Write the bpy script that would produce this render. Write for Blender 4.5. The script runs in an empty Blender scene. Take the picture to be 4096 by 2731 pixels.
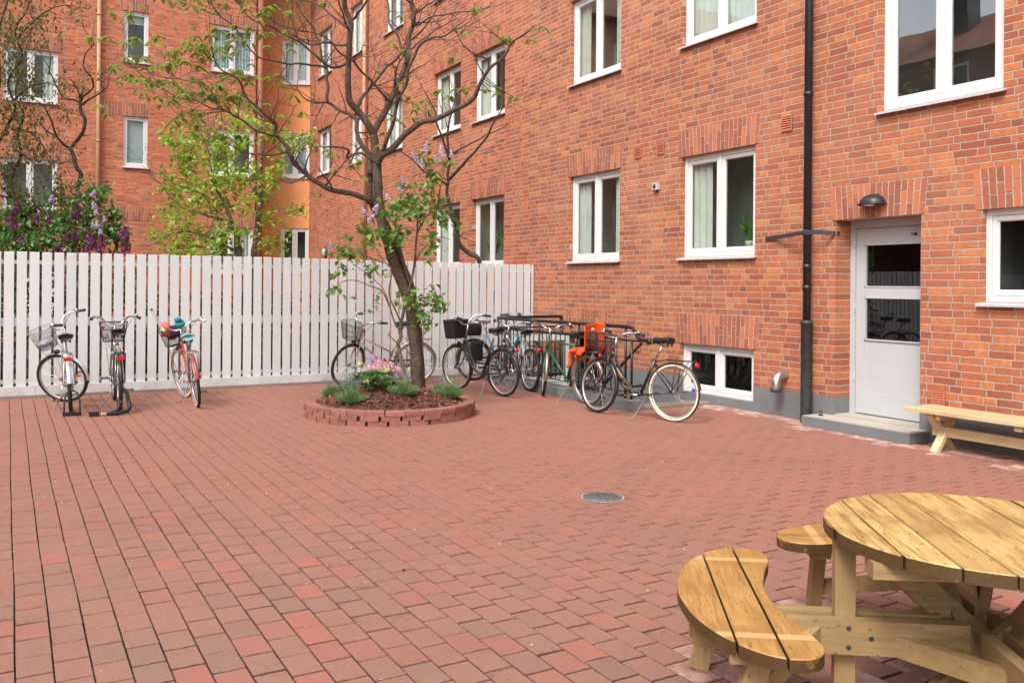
import bpy, math, random
from mathutils import Vector, Matrix, noise
random.seed(7)
R = math.radians
sc = bpy.context.scene
COL = sc.collection
# ------------------------------------------------------------------ camera
f_px, yaw, pit, rol, cy0 = 3520.0, 0.52097, 0.0010346, 0.0080766, 1137.6
CAMH = 1.6
fwd = Vector((math.sin(yaw)*math.cos(pit), math.cos(yaw)*math.cos(pit), math.sin(pit)))
rt = Vector((math.cos(yaw), -math.sin(yaw), 0)); up = rt.cross(fwd)
r2 = rt*math.cos(rol)+up*math.sin(rol); u2 = up*math.cos(rol)-rt*math.sin(rol)
cam = bpy.data.cameras.new('camera'); camo = bpy.data.objects.new('camera', cam); COL.objects.link(camo)
camo.matrix_world = Matrix(((r2.x, u2.x, -fwd.x, 0), (r2.y, u2.y, -fwd.y, 0), (r2.z, u2.z, -fwd.z, CAMH), (0, 0, 0, 1)))
cam.sensor_width = 36; cam.sensor_fit = 'HORIZONTAL'; cam.lens = 36*f_px/4096
cam.shift_x = 0; cam.shift_y = -(1365.5-cy0)/4096
cam.clip_start = .05; cam.clip_end = 1000
sc.camera = camo
# ------------------------------------------------------------------ world, sun, exposure
SUN_EL, SUN_AZ = R(50), R(238)          # azimuth clockwise from +Y
w = bpy.data.worlds.new('World'); sc.world = w; w.use_nodes = True
wn = w.node_tree.nodes; wl = w.node_tree.links
sky = wn.new('ShaderNodeTexSky'); sky.sky_type = 'NISHITA'; sky.sun_disc = False
sky.sun_elevation = SUN_EL; sky.sun_rotation = SUN_AZ
sky.air_density = 1.4; sky.dust_density = 3.5; sky.ozone_density = 1
hs = wn.new('ShaderNodeHueSaturation'); hs.inputs['Saturation'].default_value = .28
wl.new(sky.outputs[0], hs.inputs['Color'])
wl.new(hs.outputs[0], wn['Background'].inputs[0]); wn['Background'].inputs[1].default_value = .15
sun = bpy.data.lights.new('sun', 'SUN'); sun.energy = 1.3; sun.angle = R(18); sun.color = (1, .95, .88)
suno = bpy.data.objects.new('sun', sun); COL.objects.link(suno)
sd = Vector((math.sin(SUN_AZ)*math.cos(SUN_EL), math.cos(SUN_AZ)*math.cos(SUN_EL), math.sin(SUN_EL)))
suno.rotation_euler = (-sd).to_track_quat('-Z', 'Y').to_euler(); suno.location = (0, 0, 20)
sc.view_settings.view_transform = 'Standard'; sc.view_settings.look = 'None'
sc.view_settings.exposure = .94; sc.view_settings.gamma = 1
sc.render.engine = 'CYCLES'
# ------------------------------------------------------------------ helpers
def px(x, y):      # direction of the ray from the eye
    return r2*(x-2048)/f_px-u2*(y-cy0)/f_px+fwd
def PZ(x, y, z):   # a point at depth z metres
    return Vector((0, 0, CAMH))+px(x, y)*z
class MB:
    def __init__(s): s.v = []; s.f = []; s.m = Matrix.Identity(4); s.sm = []; s.at = []
    def add(s, vs, fs, smooth=False, a=0.0):
        o = len(s.v)
        for v in vs: s.v.append(s.m @ Vector(v)); s.at.append(a)
        for f in fs: s.f.append([o+i for i in f]); s.sm.append(smooth)
    def box(s, c, d, rot=None, a=0.0, taper=1.0):
        hx, hy, hz = d[0]/2, d[1]/2, d[2]/2; vs = []
        for z in (-1, 1):
            k = taper if z > 0 else 1
            for (x, y) in ((-1, -1), (1, -1), (1, 1), (-1, 1)):
                p = Vector((x*hx*k, y*hy*k, z*hz))
                if rot is not None: p = rot @ p
                vs.append(p+Vector(c))
        s.add(vs, [(3, 2, 1, 0), (4, 5, 6, 7), (0, 1, 5, 4), (1, 2, 6, 5), (2, 3, 7, 6), (3, 0, 4, 7)], a=a)
    def bar(s, p, q, wd, ht, upv=(0, 0, 1)):
        p, q = Vector(p), Vector(q); d = (q-p).normalized(); u = Vector(upv)
        sdv = d.cross(u).normalized(); u = sdv.cross(d)
        vs = [p+sdv*a*wd/2+u*b*ht/2 for a, b in ((-1, -1), (1, -1), (1, 1), (-1, 1))]+[q+sdv*a*wd/2+u*b*ht/2 for a, b in ((-1, -1), (1, -1), (1, 1), (-1, 1))]
        s.add(vs, [(3, 2, 1, 0), (4, 5, 6, 7), (0, 1, 5, 4), (1, 2, 6, 5), (2, 3, 7, 6), (3, 0, 4, 7)])
    def tube(s, pts, r, n=8, cap=True, closed=False):
        pts = [Vector(p) for p in pts]; m = len(pts)
        rs = r if isinstance(r, (list, tuple)) else [r]*m
        vs = []; fs = []; prev = None
        for i, p in enumerate(pts):
            if closed: t = pts[(i+1) % m]-pts[i-1]
            else: t = pts[min(i+1, m-1)]-pts[max(i-1, 0)]
            if t.length < 1e-9: t = Vector((0, 0, 1))
            t.normalize()
            if prev is None:
                a = Vector((0, 0, 1)) if abs(t.z) < .9 else Vector((1, 0, 0)); a = t.cross(a).normalized()
            else: a = prev-t*prev.dot(t); a = a.normalized() if a.length > 1e-6 else t.orthogonal().normalized()
            prev = a; b = t.cross(a)
            for k in range(n):
                an = 2*math.pi*k/n; vs.append(p+(a*math.cos(an)+b*math.sin(an))*rs[i])
        for i in range(m if closed else m-1):
            j = (i+1) % m
            for k in range(n):
                k2 = (k+1) % n; fs.append((i*n+k, i*n+k2, j*n+k2, j*n+k))
        if cap and not closed: fs.append(tuple(range(n-1, -1, -1))); fs.append(tuple((m-1)*n+k for k in range(n)))
        s.add(vs, fs, True)
    def lathe(s, prof, n=16, c=(0, 0, 0), axis=None):
        q = Vector(axis or (0, 0, 1)).normalized().rotation_difference(Vector((0, 0, 1))).inverted() if axis else None
        vs = []; fs = []
        for (r, z) in prof:
            for k in range(n):
                p = Vector((r*math.cos(2*math.pi*k/n), r*math.sin(2*math.pi*k/n), z))
                if q: p = q @ p
                vs.append(p+Vector(c))
        for i in range(len(prof)-1):
            for k in range(n): fs.append((i*n+k, i*n+(k+1) % n, (i+1)*n+(k+1) % n, (i+1)*n+k))
        s.add(vs, fs, True)
    def prism(s, poly, z0, z1, m=None):
        n = len(poly); vs = [Vector((x, y, z0)) for x, y in poly]+[Vector((x, y, z1)) for x, y in poly]
        if m is not None: vs = [m @ v for v in vs]
        s.add(vs, [tuple(range(n-1, -1, -1)), tuple(range(n, 2*n))]+[(i, (i+1) % n, n+(i+1) % n, n+i) for i in range(n)])
    def out(s):      # turn every face away from the middle of the piece
        c = sum((v for v in s.v), Vector())/len(s.v)
        for i, f in enumerate(s.f):
            p = [s.v[k] for k in f]; n = (p[1]-p[0]).cross(p[2]-p[0]); m = sum(p, Vector())/len(p)
            if n.dot(m-c) < 0: s.f[i] = list(reversed(f))
    def quad(s, a, b, c, d): s.add([a, b, c, d], [(0, 1, 2, 3)])
    def leaf(s, p, d, nrm, L, W, kind=0):
        d = d.normalized(); sv = d.cross(nrm)
        if sv.length < 1e-4: sv = d.orthogonal()
        sv.normalize(); n2 = sv.cross(d)
        if kind == 0:      # pointed leaf, folded along the midrib
            s.add([p, p+d*L*.45+sv*W/2+n2*W*.18, p+d*L-n2*L*.12, p+d*L*.45-sv*W/2+n2*W*.18], [(0, 1, 2), (0, 2, 3)])
        else:              # heart-shaped leaf
            s.add([p, p+d*L*.12+sv*W*.42+n2*W*.1, p+d*L*.42+sv*W*.5+n2*W*.14, p+d*L*1.0-n2*L*.15, p+d*L*.42-sv*W*.5+n2*W*.14, p+d*L*.12-sv*W*.42+n2*W*.1],
                  [(0, 1, 2, 3), (0, 3, 4, 5)])
    def build(s, name, mat, parent=None, smooth=None, inv=None):
        me = bpy.data.meshes.new(name)
        vs = s.v if inv is None else [inv @ v for v in s.v]
        me.from_pydata([tuple(v) for v in vs], [], s.f); me.update()
        if smooth is not None: fl = [smooth]*len(me.polygons)
        else: fl = s.sm
        me.polygons.foreach_set('use_smooth', fl)
        if any(s.at):
            at = me.attributes.new('tone', 'FLOAT', 'POINT'); at.data.foreach_set('value', s.at)
        o = bpy.data.objects.new(name, me); COL.objects.link(o)
        for m in (mat if isinstance(mat, (list, tuple)) else [mat]): me.materials.append(m)
        if parent is not None: o.parent = parent
        return o
def tag(o, label=None, cat=None, group=None, kind=None):
    for k, v in (('label', label), ('category', cat), ('group', group), ('kind', kind)):
        if v: o[k] = v
    return o
def thing(name, label, cat, loc=(0, 0, 0), rz=0, group=None):
    o = bpy.data.objects.new(name, None); COL.objects.link(o); o.location = loc; o.rotation_euler = (0, 0, rz)
    o.empty_display_size = .1
    return tag(o, label, cat, group)
def catmull(P, k=4):
    out = []; n = len(P)
    for i in range(n-1):
        p0, p1, p2, p3 = P[max(i-1, 0)], P[i], P[i+1], P[min(i+2, n-1)]
        for j in range(k):
            t = j/k; out.append(.5*((2*p1)+(p2-p0)*t+(2*p0-5*p1+4*p2-p3)*t*t+(3*p1-p0-3*p2+p3)*t**3))
    out.append(P[-1]); return out
# ------------------------------------------------------------------ materials
class NT:
    def __init__(s, name):
        s.mat = bpy.data.materials.new(name); s.mat.use_nodes = True; s.t = s.mat.node_tree; s.n = s.t.nodes; s.l = s.t.links
        s.b = s.n['Principled BSDF']
    def node(s, ty, **k):
        nd = s.n.new(ty)
        for a, v in k.items(): setattr(nd, a, v)
        return nd
    def link(s, a, b): s.l.new(a, b)
    def inp(s, nd, i, v):
        if hasattr(v, 'is_output') or hasattr(v, 'links') and not isinstance(v, (int, float, tuple)): s.l.new(v, nd.inputs[i])
        else: nd.inputs[i].default_value = v
    def math(s, op, a, b=0.0, c=None, clamp=False):
        nd = s.n.new('ShaderNodeMath'); nd.operation = op; nd.use_clamp = clamp
        s.inp(nd, 0, a); s.inp(nd, 1, b)
        if c is not None: s.inp(nd, 2, c)
        return nd.outputs[0]
    def noise(s, scale, detail=3, vec=None, rough=.5, dist=0):
        nd = s.n.new('ShaderNodeTexNoise'); nd.inputs['Scale'].default_value = scale; nd.inputs['Detail'].default_value = detail
        nd.inputs['Roughness'].default_value = rough; nd.inputs['Distortion'].default_value = dist
        if vec is not None: s.l.new(vec, nd.inputs['Vector'])
        return nd.outputs['Fac']
    def ramp(s, fac, stops, interp='LINEAR'):
        nd = s.n.new('ShaderNodeValToRGB'); nd.color_ramp.interpolation = interp; e = nd.color_ramp.elements
        while len(e) < len(stops): e.new(.5)
        for i, (p, c) in enumerate(stops):
            e[i].position = p; e[i].color = (*c, 1) if len(c) == 3 else c
        s.l.new(fac, nd.inputs[0]); return nd.outputs[0]
    def mix(s, fac, a, b, mode='MIX'):
        nd = s.n.new('ShaderNodeMix'); nd.data_type = 'RGBA'; nd.blend_type = mode
        s.inp(nd, 0, fac)
        for i, v in ((6, a), (7, b)):
            if isinstance(v, tuple): nd.inputs[i].default_value = (*v, 1) if len(v) == 3 else v
            else: s.l.new(v, nd.inputs[i])
        return nd.outputs[2]
    def mapr(s, v, a, b, c, d, smooth=False):
        nd = s.n.new('ShaderNodeMapRange'); nd.interpolation_type = 'SMOOTHSTEP' if smooth else 'LINEAR'
        s.l.new(v, nd.inputs[0])
        for i, x in enumerate((a, b, c, d)): nd.inputs[i+1].default_value = x
        return nd.outputs[0]
    def bump(s, h, strength=.5, dist=.01):
        nd = s.n.new('ShaderNodeBump'); nd.inputs['Strength'].default_value = strength; nd.inputs['Distance'].default_value = dist
        s.l.new(h, nd.inputs['Height']); s.l.new(nd.outputs[0], s.b.inputs['Normal']); return nd
    def objc(s): return s.n.new('ShaderNodeTexCoord').outputs['Object']
    def island(s): return s.n.new('ShaderNodeNewGeometry').outputs['Random Per Island']
    def pos(s): return s.n.new('ShaderNodeNewGeometry').outputs['Position']
    def col(s, c): s.l.new(c, s.b.inputs['Base Color'])
def simple(name, c, rough=.5, metal=0, var=.12, scale=12, bump=0, bscale=60, spec=.5, coat=0):
    t = NT(name); t.b.inputs['Roughness'].default_value = rough; t.b.inputs['Metallic'].default_value = metal
    t.b.inputs['Specular IOR Level'].default_value = spec; t.b.inputs['Coat Weight'].default_value = coat
    n = t.noise(scale, 4, t.objc())
    a = tuple(max(0, x*(1-var)) for x in c); b = tuple(min(1, x*(1+var)) for x in c)
    t.col(t.ramp(n, [(.3, a), (.7, b)]))
    if bump: t.bump(t.noise(bscale, 3, t.objc()), bump, .004)
    return t.mat
def brick_mat(name, axis, H=.077, L=.65, cols=None, mortar=(.46, .40, .335), jt=.0058, dirt=.12, hdr=True):
    t = NT(name); sp = t.node('ShaderNodeSeparateXYZ'); t.link(t.pos(), sp.inputs[0])
    u = sp.outputs[axis]; z = sp.outputs[2]
    w1 = t.noise(9, 2, t.pos()); w2 = t.noise(30, 2, t.pos())
    wob = t.math('ADD', t.math('MULTIPLY', t.math('SUBTRACT', w1, .5), .012), t.math('MULTIPLY', t.math('SUBTRACT', w2, .5), .008))
    z = t.math('ADD', z, wob); u = t.math('ADD', u, wob)
    zr = t.math('DIVIDE', z, H); row = t.math('FLOOR', zr); rz = t.math('FRACT', zr)
    wn1 = t.node('ShaderNodeTexWhiteNoise', noise_dimensions='1D'); t.link(row, wn1.inputs['W'])
    off = t.math('ADD', t.math('MULTIPLY', t.math('MODULO', t.math('ADD', row, 1000.0), 2.0), L/2), t.math('MULTIPLY', wn1.outputs[0], .1))
    uu = t.math('DIVIDE', t.math('ADD', t.math('ADD', u, 100.0), off), L); per = t.math('FLOOR', uu)
    q = t.math('MULTIPLY', t.math('FRACT', uu), 5.0)
    sub = t.math('ADD', t.math('GREATER_THAN', q, 2.0), t.math('GREATER_THAN', q, 4.0))
    d = q
    for k in (2.0, 4.0, 5.0): d = t.math('MINIMUM', d, t.math('ABSOLUTE', t.math('SUBTRACT', q, k)))
    du = t.math('MULTIPLY', d, L/5); dv = t.math('MULTIPLY', t.math('MINIMUM', rz, t.math('SUBTRACT', 1.0, rz)), H)
    e = t.math('MINIMUM', du, dv)
    m = t.mapr(e, jt-.0022, jt+.0022, 0, 1, True)
    cv = t.node('ShaderNodeCombineXYZ'); t.link(row, cv.inputs[0]); t.link(per, cv.inputs[1]); t.link(sub, cv.inputs[2])
    wn = t.node('ShaderNodeTexWhiteNoise', noise_dimensions='3D'); t.link(cv.outputs[0], wn.inputs['Vector'])
    cols = cols or [(.0, (.26, .080, .045)), (.12, (.37, .108, .052)), (.45, (.46, .140, .060)), (.8, (.54, .175, .070)), (.97, (.64, .24, .085))]
    c = t.ramp(wn.outputs[0], cols)
    n1 = t.noise(14, 5, t.pos(), .65); n2 = t.noise(1.1, 3, t.pos()); n3 = t.noise(90, 3, t.pos(), .7)
    c = t.mix(t.mapr(n1, .3, .65, 0, .5), c, (.20, .06, .045), 'MIX')
    c = t.mix(t.mapr(n3, .48, .78, 0, .35), c, (.58, .24, .13))
    c = t.mix(t.mapr(n2, .45, .75, 0, dirt*1.4), c, (.50, .28, .20))
    mc = t.mix(n1, mortar, tuple(x*.72 for x in mortar))
    big = t.noise(.45, 3, t.pos()); c = t.mix(t.mapr(big, .48, .7, 0, .22), c, (.56, .22, .11)); c = t.mix(t.mapr(big, .5, .25, 0, .28), c, (.27, .07, .04))
    mp = t.node('ShaderNodeMapping'); mp.inputs['Scale'].default_value = (3.5, 3.5, .35); t.link(t.pos(), mp.inputs[0]); stk = t.noise(1, 4, mp.outputs[0], .7)
    c = t.mix(t.mapr(stk, .6, .8, 0, .28), c, (.20, .075, .05))
    t.col(t.mix(m, mc, c)); t.b.inputs['Roughness'].default_value = .88; t.b.inputs['Specular IOR Level'].default_value = .25
    t.bump(t.math('ADD', m, t.math('MULTIPLY', n3, .35)), .8, .006)
    return t.mat
def wood_mat(name, c1, c2, dark, ax=0, knots=True, rough=.55):
    t = NT(name); mp = t.node('ShaderNodeMapping')
    sc_ = [26, 26, 26]; sc_[ax] = 1.6; mp.inputs['Scale'].default_value = sc_
    ad = t.node('ShaderNodeVectorMath', operation='ADD'); t.link(t.objc(), ad.inputs[0])
    isl = t.island(); cb = t.node('ShaderNodeCombineXYZ')
    for i in range(3): t.link(t.math('MULTIPLY', isl, 7.3+i*3.1), cb.inputs[i])
    t.link(cb.outputs[0], ad.inputs[1]); t.link(ad.outputs[0], mp.inputs[0])
    g = t.noise(1, 5, mp.outputs[0], .6, 1.2); g2 = t.noise(4.2, 3, mp.outputs[0], .6, .4); big = t.noise(3.5, 3, ad.outputs[0])
    c = t.ramp(g, [(.32, c2), (.5, c1), (.7, tuple(min(1, x*1.12) for x in c1))])
    c = t.mix(t.mapr(g2, .50, .72, 0, .62), c, dark)
    c = t.mix(t.mapr(big, .46, .62, 0, .6), c, c2)
    if knots:
        vo = t.node('ShaderNodeTexVoronoi'); m2 = t.node('ShaderNodeMapping'); s2 = [7.5, 7.5, 7.5]; s2[ax] = 3.2; m2.inputs['Scale'].default_value = s2
        t.link(ad.outputs[0], m2.inputs[0]); t.link(m2.outputs[0], vo.inputs['Vector'])
        c = t.mix(t.mapr(vo.outputs['Distance'], .08, .2, .8, 0, True), c, tuple(x*.6 for x in dark))
    t.col(t.mix(t.mapr(isl, 0, 1, 0, .5), c, c2)); t.b.inputs['Roughness'].default_value = rough
    t.bump(g2, .35, .003); return t.mat
def glass_mat(name, ior=1.6, tint=(.84, .88, .86)):
    t = NT(name); t.n.remove(t.b); out = t.n['Material Output']
    fr = t.node('ShaderNodeFresnel'); fr.inputs['IOR'].default_value = ior
    tr = t.node('ShaderNodeBsdfTransparent'); tr.inputs[0].default_value = (*tint, 1)
    gl = t.node('ShaderNodeBsdfGlossy'); gl.inputs['Roughness'].default_value = .01; gl.inputs['Color'].default_value = (.95, .97, 1, 1)
    bp = t.node('ShaderNodeBump'); bp.inputs['Strength'].default_value = .03; bp.inputs['Distance'].default_value = .02
    t.link(t.noise(2.2, 1, t.pos()), bp.inputs['Height']); t.link(bp.outputs[0], gl.inputs['Normal'])
    bf = t.n.new('ShaderNodeNewGeometry').outputs['Backfacing']; fac = t.math('MULTIPLY', fr.outputs[0], t.math('SUBTRACT', 1.0, bf))
    mx = t.node('ShaderNodeMixShader'); t.link(fac, mx.inputs[0]); t.link(tr.outputs[0], mx.inputs[1]); t.link(gl.outputs[0], mx.inputs[2])
    t.link(mx.outputs[0], out.inputs[0]); return t.mat
def leaf_mat(name, stops, trans=.35, rough=.5):
    t = NT(name); c = t.ramp(t.island(), stops); t.col(c); t.b.inputs['Roughness'].default_value = rough
    t.b.inputs['Specular IOR Level'].default_value = .35
    tl = t.node('ShaderNodeBsdfTranslucent'); t.link(t.mix(.5, c, (.35, .5, .05), 'MIX'), tl.inputs[0])
    mx = t.node('ShaderNodeMixShader'); mx.inputs[0].default_value = trans
    t.link(t.b.outputs[0], mx.inputs[1]); t.link(tl.outputs[0], mx.inputs[2]); t.link(mx.outputs[0], t.n['Material Output'].inputs[0])
    return t.mat
def bark_mat(name, c1, c2, scale=28):
    t = NT(name); n = t.noise(scale, 5, t.pos(), .7); n2 = t.noise(5, 3, t.pos())
    c = t.ramp(n, [(.3, c1), (.62, c2), (.8, tuple(x*1.5 for x in c2))]); c = t.mix(t.mapr(n2, .5, .8, 0, .45), c, (.16, .16, .11))
    t.col(c); t.b.inputs['Roughness'].default_value = .9; t.bump(n, .9, .012); return t.mat
M = {}
M['brickA'] = brick_mat('brick_near', 1)
M['brickD'] = brick_mat('brick_left', 0, H=.0545, cols=[(.0, (.20, .085, .06)), (.06, (.44, .12, .06)), (.3, (.62, .17, .078)), (.7, (.72, .205, .085)), (.93, (.82, .29, .12))], mortar=(.42, .30, .22), jt=.0045)
M['brickB'] = brick_mat('brick_right_wing', 1, H=.077, cols=[(.0, (.25, .065, .04)), (.1, (.42, .11, .05)), (.5, (.53, .145, .06)), (.9, (.66, .21, .08))])
def soldier_mat():
    t = NT('soldier_brick'); c = t.ramp(t.island(), [(0, (.22, .07, .045)), (.35, (.33, .095, .052)), (.75, (.42, .125, .062)), (1, (.50, .165, .075))])
    n = t.noise(40, 4, t.pos(), .7); t.col(t.mix(t.mapr(n, .4, .8, 0, .4), c, (.60, .27, .15))); t.b.inputs['Roughness'].default_value = .88
    t.bump(n, .6, .004); return t.mat
M['soldier'] = soldier_mat()
M['mortar'] = simple('mortar', (.44, .375, .31), .95, var=.2, scale=40, bump=.5)
def render_mat(name, c, s=.1):
    t = NT(name); n = t.noise(1.3, 5, t.pos(), .6); n2 = t.noise(120, 3, t.pos(), .7)
    cc = t.ramp(n, [(.3, tuple(x*(1-s) for x in c)), (.7, tuple(x*(1+s) for x in c))]); t.col(t.mix(t.mapr(n2, .5, .8, 0, .2), cc, tuple(min(1, x*1.3) for x in c)))
    t.b.inputs['Roughness'].default_value = .9; t.bump(n2, .5, .004); return t.mat
M['plinth'] = render_mat('grey_plinth_render', (.16, .165, .17), .2)
M['plaster'] = render_mat('orange_plaster', (.76, .32, .13), .06)
M['concrete'] = render_mat('step_concrete', (.40, .36, .31), .15)
M['darkcon'] = render_mat('dark_concrete', (.13, .13, .13), .3)
def white_mat(name, c=(.72, .72, .71), var=.03):
    t = NT(name); n = t.noise(3, 4, t.pos()); n2 = t.noise(60, 3, t.pos())
    cc = t.ramp(n, [(.3, tuple(x*(1-var) for x in c)), (.7, c)]); t.col(t.mix(t.mapr(n2, .6, .8, 0, .12), cc, tuple(x*.7 for x in c)))
    t.b.inputs['Roughness'].default_value = .42; return t.mat
M['white'] = white_mat('white_window_paint')
M['door'] = white_mat('door_grey_white_paint', (.49, .505, .52), .04)
M['fence'] = white_mat('fence_white_stain', (.56, .535, .555), .06)
M['tin'] = simple('sill_sheet_metal', (.62, .64, .67), .35, .3, .06)
M['glass'] = glass_mat('window_glass')
M['dimroom'] = simple('dim_room_wall', (.13, .125, .12), .9, var=.3, scale=1.5)  # darker copy of the room wall, indoor shade put into its colour
M['glassbig'] = glass_mat('tall_window_glass', 3.2)
M['glassup'] = glass_mat('upper_window_glass', 2.3)
M['doorglass'] = glass_mat('door_glass', 1.7, (.38, .38, .38))
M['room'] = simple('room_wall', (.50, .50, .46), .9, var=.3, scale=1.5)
def curt_mat(name, c):
    t = NT(name); t.col(t.ramp(t.noise(3, 2, t.pos()), [(.3, tuple(x*.85 for x in c)), (.7, c)])); t.b.inputs['Roughness'].default_value = .9
    t.b.inputs['Specular IOR Level'].default_value = .1; return t.mat
M['curtain'] = curt_mat('sheer_curtain', (.80, .78, .75)); M['blind'] = curt_mat('grey_blue_blind', (.74, .80, .82)); M['bluecurtain'] = curt_mat('pale_blue_curtain', (.62, .74, .82))
M['blackmetal'] = simple('black_painted_metal', (.018, .018, .022), .32, 0, .3, 20)
M['castiron'] = simple('cast_iron', (.045, .048, .055), .55, .2, .35, 15, .4)
M['tanpipe'] = simple('copper_brown_pipe', (.46, .24, .13), .5, 0, .12, 4)
M['terracotta'] = simple('terracotta_vent', (.50, .15, .08), .7, 0, .1)
M['hole'] = simple('vent_dark_gap', (.02, .012, .01), .9)
M['steel'] = simple('brushed_steel', (.55, .56, .58), .3, .9, .1, 30)
M['rust'] = simple('rusty_iron', (.12, .06, .035), .85, .2, .4, 30)
M['roofA'] = simple('roof_tile', (.30, .12, .07), .8, 0, .25, 3, .6, 8)
M['darkroof'] = simple('dark_sheet_roof', (.03, .03, .035), .5, .3)
# ------------------------------------------------------------------ facade tools
class Fr:
    def __init__(s, O, U, N): s.O, s.U, s.N = Vector(O), Vector(U).normalized(), Vector(N).normalized()
    def p(s, u, v, d=0): return s.O+s.U*u+Vector((0, 0, v))+s.N*d
def fbox(mb, F, u0, u1, v0, v1, d0, d1, a=0):
    vs = [F.p(u, v, d) for d in (d0, d1) for (u, v) in ((u0, v0), (u1, v0), (u1, v1), (u0, v1))]
    mb.add(vs, [(3, 2, 1, 0), (4, 5, 6, 7), (0, 1, 5, 4), (1, 2, 6, 5), (2, 3, 7, 6), (3, 0, 4, 7)], a=a)
def fsheet(mb, F, u0, u1, v0, v1, holes, d=0.0, dep=.25):
    us = sorted({u0, u1, *[min(max(h[i], u0), u1) for h in holes for i in (0, 1)]})
    vs = sorted({v0, v1, *[min(max(h[i], v0), v1) for h in holes for i in (2, 3)]})
    for a, b in zip(us, us[1:]):
        for c, e in zip(vs, vs[1:]):
            if b-a < 1e-5 or e-c < 1e-5: continue
            mu, mv = (a+b)/2, (c+e)/2
            if any(h[0] < mu < h[1] and h[2] < mv < h[3] for h in holes): continue
            mb.quad(F.p(a, c, d), F.p(b, c, d), F.p(b, e, d), F.p(a, e, d))
    for h in holes:
        a, b, c, e = max(h[0], u0), min(h[1], u1), max(h[2], v0), min(h[3], v1)
        if a >= b or c >= e: continue
        dp = h[4] if len(h) > 4 else dep
        if h[2] >= v0: mb.quad(F.p(a, c, d), F.p(b, c, d), F.p(b, c, -dp), F.p(a, c, -dp))
        if h[3] <= v1: mb.quad(F.p(a, e, d), F.p(b, e, d), F.p(b, e, -dp), F.p(a, e, -dp))
        mb.quad(F.p(a, c, d), F.p(a, e, d), F.p(a, e, -dp), F.p(a, c, -dp))
        mb.quad(F.p(b, c, d), F.p(b, e, d), F.p(b, e, -dp), F.p(b, c, -dp))
def lintel(par, F, u0, u1, v0, h, seed=0, bw=.077, lean=.035):
    rn = random.Random(seed); b = MB(); m = MB()
    n = max(3, round((u1-u0)/bw)); w = (u1-u0)/n; mid = (u0+u1)/2
    def sk(u, v): return u+(u-mid)/((u1-u0)/2)*lean*(v-v0)/h
    vs = [F.p(u0, v0, .0035), F.p(u1, v0, .0035), F.p(sk(u1, v0+h), v0+h, .0035), F.p(sk(u0, v0+h), v0+h, .0035),
          F.p(u0, v0, -.05), F.p(u1, v0, -.05)]
    m.add(vs, [(0, 1, 2, 3), (0, 1, 5, 4)])
    for i in range(n):
        a = u0+i*w+.0072; c = u0+(i+1)*w-.0072
        cut = v0+h*(.66 if i % 2 else .34)+rn.uniform(-.012, .012)
        for (p, q) in ((v0, cut-.0072), (cut+.0072, v0+h)):
            j = lambda: rn.uniform(-.002, .002)
            pr = .0085+rn.uniform(-.001, .0015)
            A = [(sk(a, p)+j(), p+j()), (sk(c, p)+j(), p+j()), (sk(c, q)+j(), q+j()), (sk(a, q)+j(), q+j())]
            b.add([F.p(x, y, pr) for x, y in A]+[F.p(x, y, -.04 if p == v0 else .002) for x, y in A], [(0, 1, 2, 3), (0, 1, 5, 4), (1, 2, 6, 5), (2, 3, 7, 6), (3, 0, 4, 7)])
    o = b.build('lintel', M['soldier'], par); m.build('mortar_bed', M['mortar'], o); return o
def wavy(mb, F, u0, u1, v0, v1, d, amp=.02, per=.11, seed=0):
    rn = random.Random(seed); n = max(6, int((u1-u0)/.015)); ph = rn.uniform(0, 6)
    P = []
    for i in range(n+1):
        u = u0+(u1-u0)*i/n; dd = d+amp*math.sin(2*math.pi*u/per+ph+1.5*math.sin(u*9)); P.append((u, dd))
    for (a, da), (b, db) in zip(P, P[1:]): mb.add([F.p(a, v0, da), F.p(b, v0, db), F.p(b, v1, db), F.p(a, v1, da)], [(0, 1, 2, 3)], True)
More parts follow.
